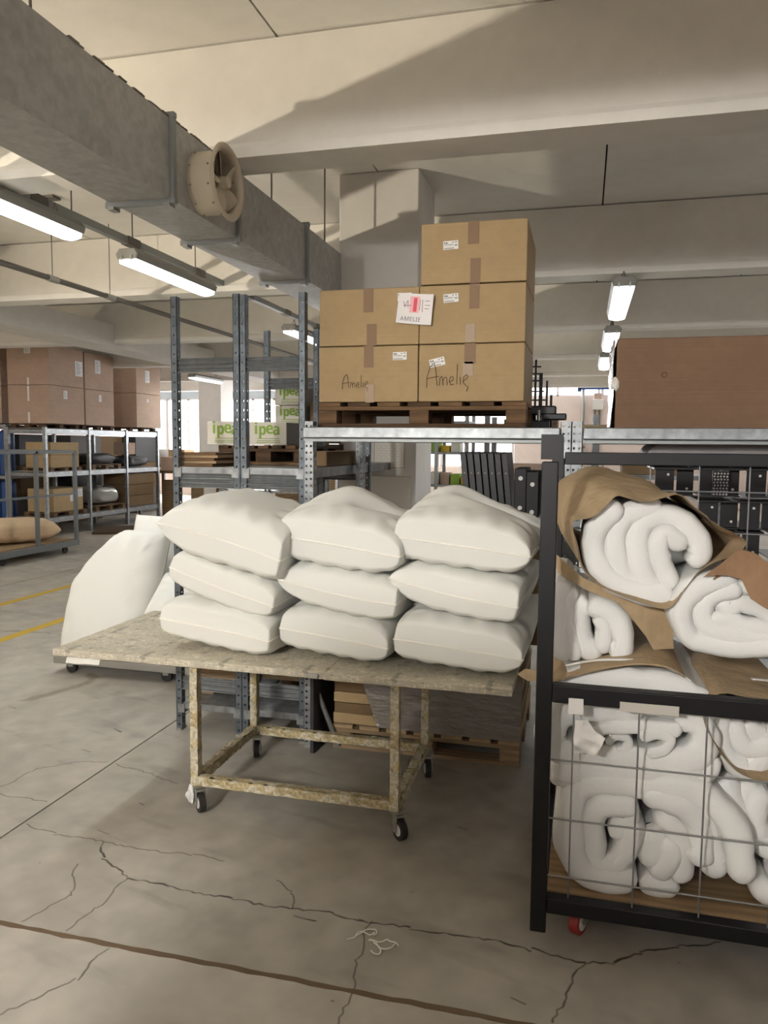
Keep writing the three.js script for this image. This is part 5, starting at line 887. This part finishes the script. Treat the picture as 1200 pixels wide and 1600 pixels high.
// ---------------------------------------------------------------- aisle shelving far away with big cartons
{
  const F = -8.72, Bk = -9.45;
  const t = thing('aisle_shelving', 'long far steel shelving under the row of big cartons', 'shelving');
  const zs = [-11.05, -12.22, -13.4, -14.55];
  for (const z of zs) for (const x of [F, Bk]) part(t, 'upright', box(0.06, 1.86, 0.05), M.steel, [x, 0.93, z]);
  for (const y of [1.79, 1.06, 0.28]) { for (let k = 0; k < 3; k++) { part(t, 'beam', box(0.04, 0.08, 1.1), M.steel, [F, y, (zs[k] + zs[k + 1]) / 2]); part(t, 'beam', box(0.04, 0.08, 1.1), M.steel, [Bk, y, (zs[k] + zs[k + 1]) / 2]); } part(t, 'end_tie', box(0.68, 0.05, 0.03), M.steel, [(F + Bk) / 2, y, zs[0]]); part(t, 'shelf', box(0.7, 0.012, 3.5), M.greyFrame, [(F + Bk) / 2, y + 0.045, -12.8]); }
  const g = 'big cartons on the aisle shelving';
  const P = (label, z, y, w = 0.64, d = 0.95) => pallet(label, (F + Bk) / 2, z, y, w, d, [M.pallet, M.palletDark], { h: 0.075, boards: 5, group: 'pallets on the aisle shelving' });
  P('pallet under the nearest big cartons on the aisle shelving', -11.55, 1.842); P('pallet under the middle big cartons on the aisle shelving', -12.6, 1.842); P('pallet under the farthest big cartons on the aisle shelving', -14.1, 1.842);
  const B = (label, z, y, d, h, o = {}) => carton(label, (F + Bk) / 2 + 0.02, y, z, 0.82, h, d, { mat: M.cardPink, group: g, ...o });
  B('lower big carton nearest the cage trolley, cardboard crushed at the corner', -11.57, 1.918, 0.92, 0.645, { sideSlips: [[0.05, 0.5, 0.1, 0.14]], tapes: [[0, 0.5, 0.035, 0.25, M.paper], [0, 0.1, 0.035, 0.18, M.paper]] });
  B('upper big carton nearest the cage trolley, white slip on its side', -11.57, 2.564, 0.92, 0.66, { sideSlips: [[-0.33, 0.33, 0.2, 0.26]], slips: [[0.0, 0.57, 0.12, 0.1]], tapes: [[0, 0.06, 0.035, 0.12, M.paper]] });
  B('lower big carton, second along the aisle shelving', -12.5, 1.918, 0.86, 0.645, { sideSlips: [[0.0, 0.5, 0.08, 0.12]] });
  B('upper big carton, second along the aisle shelving', -12.5, 2.564, 0.86, 0.65, { sideSlips: [[0.05, 0.42, 0.16, 0.24]] });
  B('lower big carton, farthest along the aisle shelving', -14.15, 1.918, 0.9, 0.68, { sideSlips: [[0.05, 0.55, 0.05, 0.06]] });
  B('upper big carton, farthest along the aisle shelving', -14.15, 2.6, 0.9, 0.66, { sideSlips: [[0.05, 0.35, 0.16, 0.24]] });
  carton('lower big carton at the picture edge beside the blue drums', -10.02, 1.918, -11.6, 0.7, 0.645, 0.9, { mat: M.cardPink, group: g, turn: 2 });
  carton('upper big carton at the picture edge beside the blue drums', -10.02, 2.564, -11.6, 0.7, 0.655, 0.9, { mat: M.cardPink, group: g, turn: 2 });
  const u = thing('aisle_shelving', 'far steel shelving at the picture edge with blue drums on it', 'shelving', [-10.05, 0, -11.6]);
  for (const x of [-0.55, 0.52]) for (const z of [0.5, -0.5]) part(u, 'upright', box(0.05, 1.9, 0.05), M.steel, [x, 0.95, z]);
  for (const y of [1.87, 1.0, 0.2]) part(u, 'shelf', box(1.1, 0.05, 1.0), M.steel, [0, y, 0]);
  for (const [y, h] of [[1.026, 0.78], [0.226, 0.72]]) for (let k = 0; k < 4; k++) {
    const d = thing('blue_drum', `blue drum on the ${y > 1 ? 'upper' : 'lower'} shelf, ${['first', 'second', 'third', 'fourth'][k]} from the picture edge`, 'drum', [-10.43 + k * 0.25, y, -11.3], 0, 'blue drums at the picture edge');
    const pr = [[0, 0], [0.11, 0], [0.118, 0.02], [0.118, h * 0.32], [0.123, h * 0.34], [0.118, h * 0.36], [0.118, h * 0.66], [0.123, h * 0.68], [0.118, h * 0.7], [0.116, h - 0.05], [0.09, h - 0.01], [0, h - 0.01]].map(p => new THREE.Vector2(...p));
    part(d, 'drum_body', new THREE.LatheGeometry(pr, 24), k % 2 ? M.blue : M.blueDark); part(d, 'drum_lid', new THREE.CylinderGeometry(0.085, 0.085, 0.02, 24), M.blueDark, [0, h, 0]);
  }
  // goods on the shelving
  carton('upper of two brown cartons on the middle shelf of the aisle shelving', -9.0, 1.39, -11.6, 0.5, 0.22, 0.75, { mat: M.card });
  carton('lower of two brown cartons on the middle shelf of the aisle shelving', -9.0, 1.172, -11.6, 0.5, 0.218, 0.75, { mat: M.card });
  pallet('small pallet on the middle shelf under two brown cartons', -9.0, -11.6, 1.112, 0.55, 0.85, [M.palletNew, M.pallet], { h: 0.06, boards: 5 });
  carton('brown carton with two white labels on the bottom shelf of the aisle shelving', -9.0, 0.41, -11.65, 0.52, 0.4, 0.8, { mat: M.card, sideSlips: [[-0.1, 0.22, 0.12, 0.12], [-0.32, 0.3, 0.12, 0.14]] });
  pallet('small pallet on the bottom shelf under the labelled carton', -9.0, -11.65, 0.332, 0.6, 0.9, [M.pallet, M.pallet], { h: 0.078, boards: 5 });
  pallet('small pallet on the middle shelf under dark rolls', -9.0, -12.75, 1.112, 0.6, 0.9, [M.palletNew, M.pallet], { h: 0.09, boards: 5 });
  pallet('small pallet on the bottom shelf under the wrapped goods', -9.0, -12.85, 0.332, 0.6, 0.95, [M.palletNew, M.pallet], { h: 0.1, boards: 5 });
  const wrap = (label, x, y, z, sx, sy, sz, m, s) => { const gg = new THREE.IcosahedronGeometry(0.5, 5), p = gg.attributes.position; for (let i = 0; i < p.count; i++) { const k = 1 + 0.16 * noise3(p.getX(i) * 5 + s, p.getY(i) * 5, p.getZ(i) * 5); const f = v => Math.sign(v) * Math.pow(Math.abs(v) * 2, 0.6) / 2; p.setXYZ(i, f(p.getX(i)) * sx * k, f(p.getY(i)) * sy * k, f(p.getZ(i)) * sz * k); } const gm = mergeVertices(gg); gm.computeVertexNormals(); return solid('wrapped_bundle', gm, m, label, 'bundle', [x, y, z]); };
  const shiny = new THREE.MeshPhysicalMaterial({ color: 0x9b9a98, roughness: 0.18, clearcoat: 0.8 });
  wrap('shiny film-wrapped bundle on the bottom shelf pallet', -9.0, 0.62, -12.85, 0.55, 0.34, 0.8, shiny, 3);
  wrap('dark rolled bundle on the middle shelf pallet', -9.0, 1.30, -12.75, 0.5, 0.22, 0.9, M.darkGoods, 5);
  wrap('dark wrapped roll on the middle shelf near the far cartons', -9.0, 1.245, -13.95, 0.5, 0.22, 0.8, M.darkGoods, 8);
  carton('small brown carton on the dark roll of the middle shelf', -8.98, 1.375, -13.75, 0.3, 0.24, 0.3, { mat: M.cardPink });
  for (let k = 0; k < 3; k++) carton(`${['bottom', 'middle', 'top'][k]} dark brown carton of the stack low in the far shelving bay`, -9.02, 0.335 + k * 0.22, -13.95, 0.55, 0.216, 0.95, { mat: M.cardDark, group: 'dark cartons low in the far shelving' });
}
// dark crates stored behind the aisle shelving
for (let k = 0; k < 4; k++) for (let j = 0; j < 3; j++) carton(`${['bottom', 'middle', 'top'][j]} dark crate, ${['first', 'second', 'third', 'fourth'][k]} along, behind the aisle shelving`, -10.55 + 0.25 * (k % 2), j * 0.585, -12.65 - k * 1.15, 0.8, 0.583, 1.0, { mat: [M.greyGoods, M.cardDark, M.darkGoods][(k + j) % 3], group: 'dark crates behind the aisle shelving' });
// cage trolley at the picture edge, with a tan sack on it
{
  const x1 = -7.2, x0 = -8.35, z0 = -8.1, z1 = -9.75;
  const t = thing('cage_trolley', 'grey tube cage trolley with wooden deck at the picture edge', 'trolley');
  for (const [x, z] of [[x1, z1], [x1, (z0 + z1) / 2], [x1, z0], [x0, z1], [x0, z0]]) part(t, 'post', boxAt(0.045, 1.36, 0.045, x, 0.12 + 0.68, z), M.greyFrame);
  part(t, 'rail', boxAt(0.045, 0.045, z0 - z1, x1, 1.47, (z0 + z1) / 2), M.greyFrame); part(t, 'rail', boxAt(0.03, 0.03, z0 - z1, x1, 0.86, (z0 + z1) / 2), M.greyFrame);
  part(t, 'rail', boxAt(x1 - x0, 0.045, 0.045, (x0 + x1) / 2, 1.47, z1), M.greyFrame); part(t, 'rail', boxAt(0.045, 0.045, z0 - z1, x0, 1.47, (z0 + z1) / 2), M.greyFrame);
  part(t, 'base_frame', boxAt(0.06, 0.08, z0 - z1 + 0.05, x1, 0.14, (z0 + z1) / 2), M.greyFrame); part(t, 'base_frame', boxAt(x1 - x0, 0.08, 0.05, (x0 + x1) / 2, 0.14, z1), M.greyFrame);
  part(t, 'deck', boxAt(x1 - x0 - 0.03, 0.025, z0 - z1 - 0.03, (x0 + x1) / 2 - 0.02, 0.182, (z0 + z1) / 2), M.ply);
  for (const [x, z] of [[x1 - 0.05, z1 + 0.2], [x1 - 0.05, z0 - 0.2], [x0 + 0.05, z1 + 0.2], [x0 + 0.05, z0 - 0.2]]) part(t, 'wheel', new THREE.CylinderGeometry(0.05, 0.05, 0.03, 20).rotateZ(Math.PI / 2), M.rubber, [x, 0.05, z]);
  const [g] = cushionGeo({ w: 1.0, d: 0.7, h: 0.36, e: [0.4, 0.4, 0.4, 0.4], seed: 21 }); const s = thing('tan_sack', 'tan sack lying on the cage trolley deck', 'sack', [-7.75, 0.355, -9.15], 62); part(s, 'sack_body', g, M.tan);
  const [g3] = cushionGeo({ w: 0.6, d: 0.45, h: 0.45, e: [0.4, 0.4, 0.4, 0.4], seed: 23 }); const s3 = thing('tan_sack', 'taller tan sack behind it on the trolley, at the picture edge', 'sack', [-8.02, 0.43, -8.33], 20); part(s3, 'sack_body', g3, M.tan);
  solid('floor_board', box(1.5, 0.04, 1.1, 0.006), M.palletDark, 'thin brown board lying on the aisle floor beyond the sacks', 'board', [-7.9, 0.021, -12.5], [0, 0.5, 0]);
  // workbench beyond with boards underneath
  const b = thing('work_table', 'far wooden workbench at the end of the aisle shelving', 'table', [-8.3, 0, -15.6]);
  part(b, 'bench_top', box(2.6, 0.05, 1.2), M.pallet, [0, 0.98, 0]); for (const x of [-1.2, 1.2]) for (const z of [-0.5, 0.5]) part(b, 'leg', box(0.06, 0.955, 0.06), M.greyFrame, [x, 0.4775, z]);
  for (const [x, h, m, lb] of [[-0.6, 0.8, M.ply, 'pale'], [0.1, 0.84, M.palletNew, 'light brown'], [0.7, 0.78, M.pallet, 'dull brown']]) solid('leaning_board', box(0.3, h, 0.03, 0.003), m, `${lb} board standing under the far workbench`, 'board', [-8.3 + x, h / 2 + 0.002, -15.3], [-0.06, 0, 0]);
  carton('small carton on the far workbench', -8.9, 1.006, -15.5, 0.4, 0.3, 0.4, { mat: M.cardPink });
  carton('pink brown carton on the far workbench, beside the rack post', -7.6, 1.006, -15.6, 0.5, 0.2, 0.4, { mat: M.cardPink });
}
// far workshop clutter in front of the windows
{
  const q = rng(88), mats = [M.cardPink, M.greyGoods, M.card, M.darkGoods, M.ply, M.whiteBox], nm = ['pinkish', 'grey', 'brown', 'dark', 'pale wooden', 'white'];
  const t = thing('work_table', 'long far workbench before the bright windows', 'table', [-8.5, 0, -19.8]); part(t, 'bench_top', box(9, 0.06, 0.9), M.pallet, [0, 0.97, 0]); for (const x of [-4.3, -2, 0, 2, 4.3]) part(t, 'leg', box(0.08, 0.94, 0.7), M.greyFrame, [x, 0.47, 0]);
  for (let k = 0; k < 12; k++) { const w = 0.35 + q() * 0.35, h = 0.25 + q() * 0.5, m = k % 6; solid('stored_box', box(w, h, 0.5, 0.005), mats[m], `${nm[m]} box on the long far workbench, ${k < 6 ? 'farther' : 'nearer'} half of the row`, 'box', [-12.6 + k * 0.75, 1.001 + h / 2, -19.8], [0, (q() - 0.5) * 0.3, 0], 'boxes on the long far workbench'); }
  for (let k = 0; k < 5; k++) { const h = 1.3 + q() * 0.35; solid('leaning_board', box(0.5, h, 0.04, 0.004), [M.ply, M.palletNew, M.palletDark, M.ply, M.pallet][k], `tall ${['pale', 'light', 'dark', 'cream', 'brown'][k]} board leaning in the middle of the hall beyond the racks`, 'board', [-5.4 + k * 0.62, h / 2 + 0.015, -13.6 - 0.2 * (k % 2)], [-0.1, 0, 0]); }
  const r2 = thing('storage_shelf', 'far shelf frame with long profiles behind the lettered cartons', 'shelf', [-4.6, 0, -12.2]);
  for (const x of [-1.4, 0, 1.4]) part(r2, 'upright', box(0.06, 1.75, 0.06), M.greyFrame, [x, 0.875, 0]); for (const y of [1.55, 1.2, 0.8]) part(r2, 'shelf', box(2.9, 0.04, 0.5), M.steel, [0, y, -0.1]);
}
// unseen carton stacks added behind the viewer to shade the floor in the foreground
for (let j = 0; j < 3; j++) {
  const n = ['bottom', 'middle', 'top'][j];
  carton(`${n} brown carton of the tall narrow stack added behind the viewer`, -1.33, j * 0.668, 0.85, 0.46, 0.664, 0.7, { group: 'unseen cartons added behind the viewer' });
  for (let i = 0; i < 2; i++) carton(`${n} brown carton of the ${['first', 'second'][i]} wide stack added behind the viewer`, -0.44 + i * 1.32, j * 0.533, 0.85, 1.3, 0.53, 0.7, { group: 'unseen cartons added behind the viewer' });
}
// unseen low row of cartons added to cut off the floodlight below the duct
for (let k = 0; k < 6; k++) for (let j = 0; j < 2; j++) carton(`${j ? 'upper' : 'lower'} carton, ${['first', 'second', 'third', 'fourth', 'fifth', 'sixth'][k]} of the low row added out of view`, -6.05, j * 0.772, -3.1 + k * 1.12, 0.7, 0.768, 1.11, { mat: M.cardPink, group: 'low row of cartons added out of view' });
renderer.render(scene, camera);
